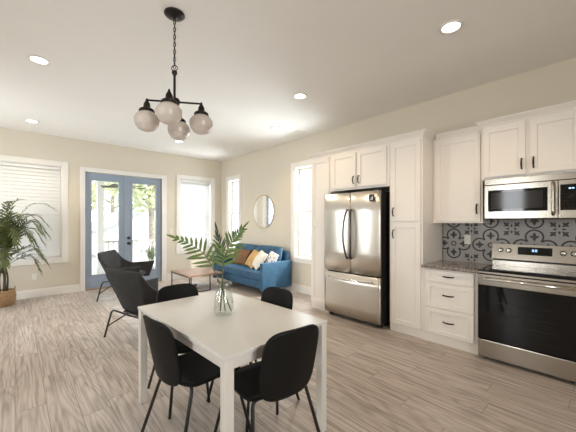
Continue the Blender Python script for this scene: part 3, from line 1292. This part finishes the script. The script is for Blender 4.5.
# vase and fronds
vx, vy, vz = 1.108, 1.885, TZ
t = thing('glass_vase', (vx, vy, vz), 'clear glass bottle vase holding palm fronds on the white table', 'vase')
mb = MB()
outer = [(0.064, 0.0005), (0.071, 0.008), (0.072, 0.035), (0.069, 0.085), (0.059, 0.145), (0.046, 0.180), (0.043, 0.195), (0.046, 0.210), (0.055, 0.225)]
inner = [(0.052, 0.225), (0.043, 0.210), (0.0400, 0.195), (0.043, 0.180), (0.056, 0.145), (0.066, 0.085), (0.069, 0.035), (0.064, 0.018), (0.002, 0.015)]
mb.lathe(outer + inner, 0, 0, 0, 36)
mb.build('glass_body', M['vase'], t)


def frond(name, path, label, n, leaf_len, w, start, m_leaf, m_stem, parent=None, spread=62, lift=0.15, droop=0.15, r=0.004, cat=None, group=None, face=V((0, 0, 1)), jitter=0.1, tipk=0.5):
    pts = smooth_path(path, 8)
    base = V(path[0])
    if parent is None:
        t = thing(name, base, label, cat, group=group)
    else:
        t = None
    mb = MB()
    L = [0]
    for a, b in zip(pts[:-1], pts[1:]):
        L.append(L[-1] + (b - a).length)
    mb.tube(pts, [r * (1 - 0.75 * l / L[-1]) for l in L], 6)
    if t:
        mb.build('stem', m_stem, t, True)
        mb = MB()
    else:
        mb.mi = 1

    def at(s):
        s *= L[-1]
        for i in range(len(pts) - 1):
            if L[i + 1] >= s:
                q = (s - L[i]) / max(L[i + 1] - L[i], 1e-9)
                return pts[i].lerp(pts[i + 1], q), (pts[i + 1] - pts[i]).normalized()
        return pts[-1], (pts[-1] - pts[-2]).normalized()
    for k in range(n):
        q = (k + 0.5) / n
        p, d = at(start + (1 - start) * q)
        nrm = face - d * face.dot(d)
        if nrm.length < 1e-3:
            nrm = V((1, 0, 0))
        nrm.normalize()
        sd = d.cross(nrm).normalized()
        ll = leaf_len * (0.55 + 0.45 * sin(pi * min(1, q * 1.15 + 0.12))) * (1 - (1 - tipk) * q)
        an = RAD(spread * (1 - 0.45 * q))
        for s in (-1, 1):
            dd = d * cos(an) + sd * (s * sin(an)) + nrm * lift + V((random.uniform(-1, 1), random.uniform(-1, 1), random.uniform(-1, 1))) * jitter
            mb.leaflet(p, dd, ll * random.uniform(0.88, 1.1), w, nrm, droop)
    p, d = at(1.0)
    mb.leaflet(p, d, leaf_len * 0.5, w, face, droop)
    if t:
        mb.build('leaflets', m_leaf, t, True, recalc=False)
        return t
    return mb.build(name, [m_leaf, m_stem], parent, True, recalc=False)


viewdir = V((0.50, 0.86, 0)).normalized()
fc1 = (-viewdir * 0.75 + V((0, 0, 0.6))).normalized()
PF = dict(cat='palm frond', group='palm fronds in the glass vase', face=fc1)
frond('palm_frond', [(vx + 0.040, vy - 0.035, vz + 0.020), (vx - 0.020, vy + 0.012, vz + 0.21), (vx - 0.090, vy + 0.060, vz + 0.39), (vx - 0.140, vy + 0.10, vz + 0.46), (vx - 0.200, vy + 0.15, vz + 0.51), (vx - 0.265, vy + 0.20, vz + 0.545)],
      'green palm frond in the vase, bending out to the left', 10, 0.160, 0.025, 0.50, M['leaf'], M['stem'], lift=0.0, droop=0.03, r=0.0055, spread=68, jitter=0.06, **PF)
frond('palm_frond', [(vx - 0.022, vy + 0.012, vz + 0.022), (vx - 0.012, vy + 0.006, vz + 0.20), (vx - 0.004, vy + 0.004, vz + 0.36), (vx + 0.012, vy - 0.008, vz + 0.44), (vx + 0.050, vy - 0.040, vz + 0.525), (vx + 0.100, vy - 0.085, vz + 0.61)],
      'upright green palm frond in the vase, fanning up and to the right', 17, 0.170, 0.020, 0.50, M['leaf'], M['stem'], lift=0.05, droop=0.05, r=0.0055, spread=66, jitter=0.30, **PF)
frond('palm_frond', [(vx + 0.008, vy - 0.004, vz + 0.020), (vx - 0.004, vy + 0.010, vz + 0.20), (vx + 0.004, vy + 0.020, vz + 0.36), (vx + 0.000, vy + 0.04, vz + 0.45), (vx - 0.002, vy + 0.08, vz + 0.53), (vx + 0.000, vy + 0.11, vz + 0.61)],
      'shorter dark green palm frond at the back of the vase', 9, 0.120, 0.016, 0.58, M['leafd'], M['stem'], lift=0.05, droop=0.0, r=0.0045, spread=30, jitter=0.2, **PF)


# ------------------------------------------------------------------ armchairs
def make_armchair(label):
    t = thing('armchair', (0, 0, 0), label, 'armchair', group='charcoal armchairs near the french doors')
    # shell: u runs around (left front -> back -> right front); v from bottom to top.  local +Y forward
    def shell(u, v):
        h = v * 0.5 + 0.5
        s = abs(u)
        sg = 1 if u >= 0 else -1
        # plan path at the top: half width, depth
        wb, wt = 0.245, 0.400
        W = wb + (wt - wb) * h
        yb = -0.20 - 0.17 * h
        yf = 0.32 + 0.07 * h
        # superellipse-like U: s in 0..0.42 back, then corner, then side
        if s < 0.40:
            x = W * 0.86 * (s / 0.40)
            y = yb + 0.03 * (s / 0.40) ** 2
        elif s < 0.56:
            q = (s - 0.40) / 0.16
            x = W * (0.86 + 0.14 * sin(q * pi / 2))
            y = yb + 0.03 + (0.09) * (1 - cos(q * pi / 2))
        else:
            q = (s - 0.56) / 0.44
            x = (W + 0.055 * q * (1 - h)) * (1.0 + 0.02 * q)
            y = yb + 0.12 + (yf - yb - 0.12) * q
        # top height: high back, sloping down to arms
        if s < 0.36:
            top = 0.850
        elif s < 0.72:
            q = (s - 0.36) / 0.36
            q = q * q * (3 - 2 * q)
            top = 0.850 - 0.27 * q
        else:
            top = 0.580 + 0.10 * (s - 0.72)
        bot = 0.315 + (0.02 if s < 0.4 else 0.0)
        z = bot + (top - bot) * h
        return (sg * x, y, z)
    def th(u, v):
        e = 1 - max(abs(u), abs(v)) ** 14
        return 0.018 + 0.034 * e
    MB().surf(shell, th, 48, 14).build('shell', M['felt'], t)

    def pad(u, v):
        a, b = sq(u, v, 0.25)
        return (a * 0.250, 0.035 + b * 0.255, 0.385 + 0.012 * b)
    MB().surf(pad, lambda u, v: 0.03 + 0.11 * ((1 - abs(u) ** 8) * (1 - abs(v) ** 8)), 16, 16).build('seat_cushion', M['felt'], t)
    mb = MB()
    mb.box(-0.21, 0.21, -0.21, 0.22, 0.300, 0.320, 0.004)
    mb.build('seat_base', M['black'], t)
    r = 0.011
    for sx in (-1, 1):
        mb = MB()
        mb.tube(fillet([(0.0, -0.225, 0.292), (sx * 0.350, -0.270, 0.325), (sx * 0.395, -0.335, 0.0)], 0.055), r, 10)
        mb.build('leg', M['black'], t)
        mb = MB()
        mb.tube(fillet([(0.0, 0.17, 0.290), (sx * 0.30, 0.17, 0.300), (sx * 0.36, 0.30, 0.0)], 0.05), r, 10)
        mb.build('leg', M['black'], t)
        mb = MB()
        mb.tube([(sx * 0.377, -0.309, 0.13), (sx * 0.21, -0.08, 0.300)], 0.008, 8)
        mb.build('brace', M['black'], t)
    return t


ac = make_armchair('charcoal upholstered armchair nearer the dining table, seen from behind')
A2 = (1.225, 3.860, -75)
ac.location = (A2[0], A2[1], 0.009)
ac.rotation_euler = (0, 0, RAD(A2[2]))
ac2 = copy_tree(ac)
ac2.location = (1.56, 6.24, 0.009)
ac2.rotation_euler = (0, 0, RAD(-125))
tag(ac2, 'charcoal upholstered armchair farther back, directly in front of the double doors', 'armchair', 'charcoal armchairs near the french doors')

# rug, coffee table
mb = MB()
mb.box(1.14, 3.18, 3.55, 6.55, 0.0, 0.005, 0.002)
tag(mb.build('area_rug', M['rug']), 'large pale grey rug with faded linework under coffee table and armchairs', 'rug')

t = thing('coffee_table', (2.79, 6.06, 0.0055), 'low coffee table with brown wooden top and thin black metal legs', 'table')
cx0, cx1, cy0, cy1, cz = 2.50, 3.25, 5.57, 6.50, 0.350
mb = MB()
mb.box(cx0, cx1, cy0, cy1, cz - 0.030, cz, 0.003)
mb.build('tabletop', M['ctop'], t, True)
xs0, xs1, ys0, ys1 = cx0 + 0.02, cx0 + 0.46, cy0 + 0.02, cy1 - 0.02
hw = 0.009
for x in (xs0, xs1):
    for y in (ys0, ys1):
        mb = MB()
        mb.box(x - hw, x + hw, y - hw, y + hw, 0.0055, cz - 0.0305)
        mb.build('leg', M['black'], t, True)
mb = MB()
for y in (ys0, ys1):
    mb.box(xs0 + hw, xs1 - hw, y - hw, y + hw, 0.0055, 0.021)
for x in (xs0, xs1):
    mb.box(x - hw, x + hw, ys0 + hw, ys1 - hw, cz - 0.047, cz - 0.0305)
mb.build('frame', M['black'], t, True)

# ------------------------------------------------------------------ sofa
SX0, SX1, SY0, SY1 = 3.40, 4.165, 4.40, 6.28
t = thing('sofa', ((SX0 + SX1) / 2, (SY0 + SY1) / 2, 0), 'blue velvet two-seat sofa against the right wall under the round mirror', 'sofa')
mb = MB()
mb.box(SX0 + 0.02, SX1 - 0.02, SY0 + 0.075, SY1 - 0.075, 0.135, 0.285, 0.015)
mb.build('base', M['blue'], t, True)


def slab(P0, P1, n, soft, m=0.0):
    """rounded upholstered block between opposite corners"""
    mb = MB()
    mb.box(P0[0], P1[0], P0[1], P1[1], P0[2], P1[2], soft, 4)
    for fc in mb.bm.faces:
        fc.smooth = True
    return mb


for y0, y1 in ((SY0, SY0 + 0.075), (SY1 - 0.075, SY1)):
    slab((SX0, y0, 0.112), (SX1 - 0.012, y1, 0.628), 4, 0.010).build('arm', M['blue'], t, True)
slab((SX0 + 0.005, SY0 + 0.078, 0.287), (SX1 - 0.22, SY1 - 0.078, 0.445), 4, 0.035).build('seat_cushion', M['blue'], t, True)
mb = MB()
mb.ring_faces([[(SX1 - 0.20, y, 0.136), (SX1 - 0.10, y, 0.80), (SX1 - 0.02, y, 0.82), (SX1 - 0.02, y, 0.136)] for y in (SY0 + 0.05, SY1 - 0.05)], smooth=False)
bmesh.ops.bevel(mb.bm, geom=mb.bm.edges[:], offset=0.02, segments=3, affect='EDGES')
mb.build('back', M['blue'], t, True)
for y0, y1 in ((SY0 + 0.09, (SY0 + SY1) / 2 - 0.004), ((SY0 + SY1) / 2 + 0.004, SY1 - 0.09)):
    ym, hy = (y0 + y1) / 2, (y1 - y0) / 2

    def P(u, v):
        a, b = sq(u, v, 0.16)
        return (SX1 - 0.225 + 0.055 * b, ym + a * hy, 0.680 + b * 0.225)
    MB().surf(P, lambda u, v: 0.03 + 0.135 * ((1 - abs(u) ** 6) * (1 - abs(v) ** 6)) ** 0.7, 20, 16).build('back_cushion', M['blue'], t, True)
for x in (SX0 + 0.07, SX1 - 0.13):
    for y in (SY0 + 0.10, SY1 - 0.10):
        mb = MB()
        mb.tube([(x, y, 0.134), (x, y, 0.0)], [0.012, 0.008], 10)
        mb.build('leg', M['black'], t, True)


def pillow(loc, rz, lean, roll, size, m, label, thick=0.15):
    """square cushion; local x across, z up, leaning back and rolled sideways by degrees"""
    t = thing('throw_pillow', loc, label, 'pillow', rz=RAD(rz), group='throw pillows on the blue sofa')
    R = Matrix.Rotation(RAD(-lean), 3, 'X') @ Matrix.Rotation(RAD(roll), 3, 'Y')
    hh = size / 2 * (abs(cos(RAD(roll))) + abs(sin(RAD(roll)))) * 0.93 * cos(RAD(lean)) + 0.012

    def P(u, v):
        x = u * size / 2 * (1 - 0.07 * (1 - v * v) * (abs(u)))
        z = v * size / 2 * (1 - 0.07 * (1 - u * u) * (abs(v)))
        return R @ V((x, 0, z)) + V((0, 0, hh))
    MB().surf(P, lambda u, v: 0.004 + thick * ((1 - u * u) * (1 - v * v)) ** 0.45, 18, 18).build('cover', m, t)
    return t


# local front (-Y) turned towards the viewer
pillow((3.68, 5.52, 0.447), -50, 26, 8, 0.38, M['brown'], 'brown leather throw pillow at the middle of the blue sofa')
pillow((3.70, 5.10, 0.447), -100, 34, 8, 0.40, M['mustard'], 'mustard yellow throw pillow on the sofa, between the brown and white ones')
pillow((3.68, 4.87, 0.447), -104, 36, 10, 0.40, M['cream'], 'plain cream white throw pillow near the sofa arm')
pillow((3.80, 4.63, 0.447), -100, 26, 12, 0.36, M['print'], 'white throw pillow with blue print, tucked in the sofa corner by the arm', 0.12)

# mirror
t = thing('wall_mirror', (XR, 5.385, 1.650), 'round wall mirror with thin brass rim above the blue sofa', 'mirror')
mb = MB()
mb.lathe([(0.366, -0.016), (0.366, -0.002)], XR, 5.385, 1.650, 64, 'X')
mb.build('glass', M['mirror'], t, True)
mb = MB()
mb.tube([(XR - 0.012, 5.385 + 0.374 * cos(2 * pi * k / 64), 1.650 + 0.374 * sin(2 * pi * k / 64)) for k in range(64)], 0.0095, 8, True)
mb.build('rim', M['brass'], t, True)

# ------------------------------------------------------------------ potted palm
px_, py_ = -0.150, 6.90
t = thing('potted_palm', (px_, py_, 0), 'tall potted palm in a woven basket before the left window', 'plant')
mb = MB()
mb.lathe([(0.125, 0.0), (0.150, 0.02), (0.165, 0.10), (0.168, 0.18), (0.155, 0.25), (0.150, 0.265), (0.140, 0.265), (0.145, 0.24), (0.02, 0.235)], px_, py_, 0, 32)
bk = mb.build('basket', M['basket'], t, True)
mb = MB()
for s in (-1, 1):
    mb.tube([(px_ + 0.15 * s + 0.0 * s, py_ + 0.07 * cos(a), 0.255 + 0.055 * sin(a)) for a in [pi * k / 8 for k in range(9)]], 0.009, 6)
mb.build('basket_handle', M['basket'], bk, True)
mb = MB()
for k in range(5):
    a = k * 1.3
    mb.tube(smooth_path([(px_ + 0.05 * cos(a), py_ + 0.05 * sin(a), 0.236), (px_ + 0.06 * cos(a), py_ + 0.06 * sin(a), 0.45), (px_ + 0.04 * cos(a + .5), py_ + 0.04 * sin(a + .5), 0.66)], 4), [0.017 - 0.001 * i for i in range(9)], 8)
mb.build('trunk', M['stemd'], t, True)

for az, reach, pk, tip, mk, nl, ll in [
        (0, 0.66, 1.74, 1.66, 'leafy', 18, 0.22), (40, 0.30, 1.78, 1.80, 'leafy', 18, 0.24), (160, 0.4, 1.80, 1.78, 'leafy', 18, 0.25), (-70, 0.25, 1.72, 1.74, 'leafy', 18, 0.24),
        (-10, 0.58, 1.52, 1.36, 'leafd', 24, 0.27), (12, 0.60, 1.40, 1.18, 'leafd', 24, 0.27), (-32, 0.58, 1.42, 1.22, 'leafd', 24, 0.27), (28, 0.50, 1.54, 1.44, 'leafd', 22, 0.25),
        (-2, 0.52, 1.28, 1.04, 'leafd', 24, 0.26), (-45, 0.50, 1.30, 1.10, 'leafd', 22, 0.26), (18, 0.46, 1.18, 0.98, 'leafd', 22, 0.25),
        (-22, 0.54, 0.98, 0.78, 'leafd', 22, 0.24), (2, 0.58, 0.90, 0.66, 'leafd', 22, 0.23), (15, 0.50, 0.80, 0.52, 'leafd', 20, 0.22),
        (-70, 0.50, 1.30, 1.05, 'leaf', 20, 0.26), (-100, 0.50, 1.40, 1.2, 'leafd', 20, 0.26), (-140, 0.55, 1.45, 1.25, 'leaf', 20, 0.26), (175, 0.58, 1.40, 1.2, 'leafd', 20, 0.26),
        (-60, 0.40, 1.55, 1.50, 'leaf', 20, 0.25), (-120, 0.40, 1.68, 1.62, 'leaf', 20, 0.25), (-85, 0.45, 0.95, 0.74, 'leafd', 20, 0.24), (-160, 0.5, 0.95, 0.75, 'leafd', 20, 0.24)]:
    a = RAD(az)
    c, s = cos(a), sin(a)
    z0 = 0.55
    p = [(px_ + 0.03 * c, py_ + 0.03 * s, z0), (px_ + 0.12 * reach * c, py_ + 0.12 * reach * s, z0 + (pk - z0) * 0.5),
         (px_ + 0.45 * reach * c, py_ + 0.45 * reach * s, z0 + (pk - z0) * 0.92), (px_ + 0.75 * reach * c, py_ + 0.75 * reach * s, pk), (px_ + reach * c, py_ + reach * s, tip)]
    p = [(q[0], min(q[1], 7.10), q[2]) for q in p]
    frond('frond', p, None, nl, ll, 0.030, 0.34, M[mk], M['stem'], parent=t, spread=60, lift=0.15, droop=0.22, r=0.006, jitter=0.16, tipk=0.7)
# leaflets that would reach the window bend back into the room
for o in [x for x in bpy.data.objects if x.parent == t and x.name.startswith('frond')]:
    off = 7.235 - py_
    for v in o.data.vertices:
        if v.co.y > off:
            v.co.y = off - (v.co.y - off) * 0.3

# ------------------------------------------------------------------ ceiling fittings
chx, chy = 0.945, 2.375
t = thing('chandelier', (chx, chy, ZC), 'four-light black chandelier with white schoolhouse glass shades over the table', 'chandelier')
mb = MB()
mb.lathe([(0.078, -0.001), (0.080, -0.008), (0.070, -0.018), (0.035, -0.028), (0.014, -0.034), (0.010, -0.046), (0.002, -0.048)], chx, chy, ZC, 32)
mb.build('canopy', M['bronze'], t, True)
mb = MB()
z = ZC - 0.050
k = 0
while z > 2.66:
    pts = []
    for q in range(16):
        a = 2 * pi * q / 16
        dx, dz = 0.0095 * cos(a), 0.019 * sin(a)
        ang = RAD(45) if k % 2 else RAD(-45)
        pts.append((chx + dx * cos(ang), chy + dx * sin(ang), z - 0.017 + dz))
    mb.tube(pts, 0.0027, 6, True)
    z -= 0.030
    k += 1
mb.tube([(chx + 0.004, chy, ZC - 0.05), (chx + 0.006, chy + 0.004, 2.85), (chx - 0.002, chy, 2.66)], 0.0028, 6)
mb.build('chain', M['bronze'], t, True)
mb = MB()
mb.tube([(chx + 0.017 * cos(2 * pi * q / 20), chy - 0.017 * cos(2 * pi * q / 20), 2.642 + 0.020 * sin(2 * pi * q / 20)) for q in range(20)], 0.0035, 8, True)
mb.build('loop', M['bronze'], t, True)
mb = MB()
mb.lathe([(0.004, 2.624), (0.020, 2.618), (0.022, 2.600), (0.012, 2.585), (0.0095, 2.575), (0.0095, 2.400), (0.014, 2.395)], chx, chy, 0, 20)
mb.build('rod', M['bronze'], t, True)
mb = MB()
mb.lathe([(0.012, 2.402), (0.034, 2.396), (0.044, 2.380), (0.044, 2.360), (0.034, 2.345), (0.012, 2.334), (0.006, 2.322), (0.001, 2.320)], chx, chy, 0, 24)
mb.build('hub', M['bronze'], t, True)
AL = 0.208
for k in range(4):
    a = RAD(58 + 90 * k)
    ex, ey = chx + AL * cos(a), chy + AL * sin(a)
    mb = MB()
    mb.tube(fillet([(chx + 0.03 * cos(a), chy + 0.03 * sin(a), 2.370), (ex, ey, 2.370), (ex, ey, 2.335)], 0.012), 0.0075, 10)
    arm = mb.build('arm', M['bronze'], t, True)
    mb = MB()
    mb.lathe([(0.003, 2.385), (0.007, 2.378), (0.012, 2.360), (0.022, 2.345), (0.026, 2.325), (0.026, 2.312), (0.052, 2.296), (0.058, 2.286), (0.058, 2.272)], ex, ey, 0, 24)
    mb.build('socket', M['bronze'], arm, True)
    mb = MB()
    mb.lathe([(0.052, 2.272), (0.057, 2.268), (0.078, 2.250), (0.090, 2.232), (0.093, 2.218), (0.092, 2.205), (0.087, 2.180), (0.082, 2.166), (0.075, 2.160), (0.070, 2.154), (0.066, 2.143), (0.045, 2.130), (0.022, 2.122), (0.002, 2.120)], ex, ey, 0, 36)
    mb.build('shade', M['opal'], arm, True)['label'] = 'white schoolhouse glass shade'

DL = [(2.756, 0.926, 'bright recessed ceiling light over the cooking end of the kitchen'),
      (0.183, 3.999, 'recessed ceiling light left of the chandelier, nearer one of the left pair'),
      (2.784, 2.789, 'recessed ceiling light in front of the refrigerator'),
      (3.407, 4.028, 'recessed ceiling light by the ceiling vent, near the tall side window'),
      (0.207, 6.48, 'recessed ceiling light near the back wall above the potted palm'),
      (2.50, 6.05, 'recessed ceiling light above the double doors end, over the coffee table')]
ld = bpy.data.lights.new('downlight', 'SPOT')
ld.energy = 48
ld.color = (1.0, 0.76, 0.48)
ld.spot_size = RAD(130)
ld.spot_blend = 0.6
ld.shadow_soft_size = 0.07
for k, (x, y, lab) in enumerate(DL):
    if k == 0:
        t = thing('recessed_light', (x, y, ZC), lab, 'ceiling light', group='recessed lights in the ceiling')
        mb = MB()
        n = 36
        mb.lathe([(0.070, -0.0005), (0.098, -0.0005), (0.097, -0.006), (0.090, -0.009), (0.070, -0.005)], 0, 0, 0, n, caps=False)
        mb.build('trim_ring', M['trim'], t)
        mb = MB()
        mb.lathe([(0.0695, -0.0045), (0.0695, -0.001)], 0, 0, 0, n)
        mb.build('lens', M['lampglow'], t)
        lo = bpy.data.objects.new('downlight', ld)
        lo.location = (0, 0, -0.02)
        COL.objects.link(lo)
        lo.parent = t
        p0 = t
    else:
        c = copy_tree(p0)
        c.location = (x, y, ZC)
        tag(c, lab, 'ceiling light', 'recessed lights in the ceiling')

t = thing('ceiling_vent', (3.88, 3.98, ZC), 'white slotted air vent in the ceiling above the side window', 'vent')
mb = MB()
vx0, vx1, vy0, vy1 = 3.79, 3.97, 3.82, 4.14
for a, b, c, d in ((vx0, vx0 + .02, vy0, vy1), (vx1 - .02, vx1, vy0, vy1), (vx0 + .02, vx1 - .02, vy0, vy0 + .02), (vx0 + .02, vx1 - .02, vy1 - .02, vy1)):
    mb.box(a, b, c, d, ZC - 0.008, ZC - 0.0005)
mb.build('frame', M['trim'], t, True)
mb = MB()
for k in range(7):
    x = vx0 + 0.028 + k * 0.019
    mb.box(x, x + 0.012, vy0 + 0.02, vy1 - 0.02, ZC - 0.010, ZC - 0.004, rot=Matrix.Rotation(RAD(28), 3, 'Y'))
mb.build('louvres', M['trim'], t, True)
mb = MB()
mb.box(vx0 + 0.02, vx1 - 0.02, vy0 + 0.02, vy1 - 0.02, ZC - 0.0025, ZC - 0.0005)
mb.build('dark_duct_backing', M['fridgeside'], t, True)  # black sheet in place of the shade behind the louvres

# ------------------------------------------------------------------ outside, beyond the glass
GZ = -0.55
struct(MB().box(-26, 32, -24, 40, GZ - 0.2, GZ).build('ground', M['yard']))
mb = MB()
y = YB + T + 0.03
while y < 9.75:
    mb.box(-0.2, 4.6, y, y + 0.135, -0.075, -0.03)
    y += 0.141
struct(mb.build('floor_porch', M['deck']))
struct(MB().box(-0.4, 4.6, YB + T + 0.02, 9.85, 2.80, 2.92).build('roof_porch', M['outwhite']))
t = thing('porch_post', (1.74, 9.58, -0.03), 'square white porch post outside the left glass door', 'post')
mb = MB()
mb.box(1.66, 1.82, 9.50, 9.66, -0.03, 2.798, 0.01)
mb.build('shaft', M['outwhite'], t, True)
mb = MB()
mb.box(1.63, 1.85, 9.47, 9.69, -0.03, 0.16, 0.01)
mb.build('plinth', M['outwhite'], t, True)

t = thing('porch_railing', (3.0, 9.58, -0.03), 'white porch railing with slim balusters beyond the glass doors', 'railing')
mb = MB()
mb.box(1.83, 4.5, 9.54, 9.62, 0.83, 0.88, 0.006)
mb.build('top_rail', M['deck'], t, True)
mb = MB()
mb.box(1.855, 4.5, 9.555, 9.605, 0.06, 0.11)
mb.build('bottom_rail', M['outwhite'], t, True)
bal = None
x = 1.94
while x < 4.45:
    if bal is None:
        mb = MB()
        mb.box(-0.017, 0.017, -0.017, 0.017, 0.1105, 0.8295)
        bal = mb.build('baluster', M['outwhite'], t)
        bal.location = (x - 3.0, 0, 0.03)
    else:
        b2 = bal.copy()
        COL.objects.link(b2)
        b2.location = (x - 3.0, 0, 0.03)
    x += 0.125

t = thing('porch_fan', (2.15, 8.70, 2.78), 'dark outdoor ceiling fan seen through the tops of the glass doors', 'fan')
mb = MB()
mb.lathe([(0.05, 2.798), (0.05, 2.76), (0.012, 2.75), (0.012, 2.43), (0.09, 2.42), (0.11, 2.37), (0.09, 2.31), (0.05, 2.28), (0.001, 2.275)], 2.15, 8.70, 0, 24)
mb.build('motor', M['fan'], t, True)
for k in range(5):
    a = RAD(8 + 72 * k)
    mb = MB()

    def P(u, v):
        r = 0.34 + 0.22 * u
        s = 0.055 * (1 + 0.3 * u) * v
        return (2.15 + r * cos(a) - s * sin(a), 8.70 + r * sin(a) + s * cos(a), 2.335 + 0.25 * s)
    mb.surf(P, 0.010, 6, 3)
    mb.build('blade', M['fan'], t, True)

t = thing('porch_fern', (2.72, 8.45, -0.03), 'bright green bushy plant on the porch behind the right glass door', 'plant')
mb = MB()
mb.lathe([(0.10, -0.03), (0.13, 0.20), (0.145, 0.22), (0.125, 0.22), (0.01, 0.20)], 2.72, 8.45, 0, 24)
mb.build('pot', M['outwhite'], t, True)
for k in range(16):
    a = k * 2.399
    r = 0.22 + 0.10 * random.random()
    zt = 0.55 + 0.25 * random.random()
    c, s = cos(a), sin(a)
    frond('frond', [(2.72, 8.45, 0.20), (2.72 + 0.3 * r * c, 8.45 + 0.3 * r * s, 0.2 + (zt - 0.2) * 0.75), (2.72 + 0.75 * r * c, 8.45 + 0.75 * r * s, zt), (2.72 + 1.25 * r * c, 8.45 + 1.25 * r * s, zt - 0.13)],
          None, 10, 0.11, 0.02, 0.3, M['outleaf2'], M['stem'], parent=t, spread=60, r=0.004)

# neighbouring house
t = thing('house', (7.5, 21, GZ), 'neighbouring white house with a grey pitched roof seen through the glass doors', 'house')
mb = MB()
hx0, hx1, hy0, hy1 = 3.2, 11.5, 19.0, 25.0
mb.box(hx0 + .3, hx1 - .3, hy0, hy1, GZ, 0.9)
mb.build('wall', M['outwhite'], t, True)
mb = MB()
mb.ring_faces([[(hx0, hy0 - .4, 0.80), ((hx0 + hx1) / 2, hy0 - .4, 3.0), (hx1, hy0 - .4, 0.80), (hx1, hy0 - .4, 0.95), ((hx0 + hx1) / 2, hy0 - .4, 3.16), (hx0, hy0 - .4, 0.95)],
               [(hx0, hy1 + .4, 0.80), ((hx0 + hx1) / 2, hy1 + .4, 3.0), (hx1, hy1 + .4, 0.80), (hx1, hy1 + .4, 0.95), ((hx0 + hx1) / 2, hy1 + .4, 3.16), (hx0, hy1 + .4, 0.95)]], smooth=False)
mb.build('roof', M['roof'], t, True)
mb = MB()
mb.ring_faces([[(hx0 + .3, y, 0.9), (hx1 - .3, y, 0.9), ((hx0 + hx1) / 2, y, 2.95)] for y in (hy0, hy0 + 0.1)], smooth=False)
mb.build('gable', M['outwhite'], t, True)


def tree(x, y, h, cr, label, lm, n=1500, tr=0.16, lean=0.0, cz=None):
    t = thing('tree', (x, y, GZ), label, 'tree', group='trees beyond the porch')
    mb = MB()
    top = V((x + lean, y, GZ + h * 0.95))
    mb.tube(smooth_path([(x, y, GZ), (x + lean * 0.3, y, GZ + h * 0.45), top], 6), [tr * (1 - 0.06 * i) for i in range(13)], 10)
    for k in range(7):
        a = k * 2.4
        b = V((x + lean * 0.5, y, GZ + h * (0.45 + 0.06 * k)))
        mb.tube(smooth_path([b, b + V((cr * 0.4 * cos(a), cr * 0.4 * sin(a), h * 0.10)), b + V((cr * 0.85 * cos(a), cr * 0.85 * sin(a), h * 0.14))], 4), [tr * 0.35 * (1 - 0.09 * i) for i in range(9)], 6)
    mb.build('trunk', M['bark'], t, True)
    mb = MB()
    cz = cz or GZ + h * 0.78
    for k in range(n):
        while True:
            p = V((random.uniform(-1, 1), random.uniform(-1, 1), random.uniform(-1, 1)))
            if 0.25 < p.length < 1 and mnoise.noise(p * 2.3 + V((x, y, 0))) > -0.12:
                break
        q = V((x + lean + p.x * cr, y + p.y * cr, cz + p.z * h * 0.34))
        d = V((random.gauss(0, 1), random.gauss(0, 1), random.gauss(0, 0.6)))
        mb.leaflet(q, d, random.uniform(0.16, 0.32), 0.15, V((random.gauss(0, 1), random.gauss(0, 1), 1)).normalized(), 0.1, 2)
    mb.build('foliage', lm, t, True, recalc=False)


tree(4.15, 12.6, 5.2, 1.6, 'tree with a pale trunk seen through the right glass door', M['outleaf'], 1300, 0.17, -0.25)
tree(2.0, 16.8, 5.0, 1.9, 'leafy tree seen through the upper left glass door', M['outleaf'], 1500, 0.14)
tree(6.3, 29.5, 7.0, 3.2, 'large pale green tree rising behind the neighbouring roof', M['outleaf'], 1500, 0.25)
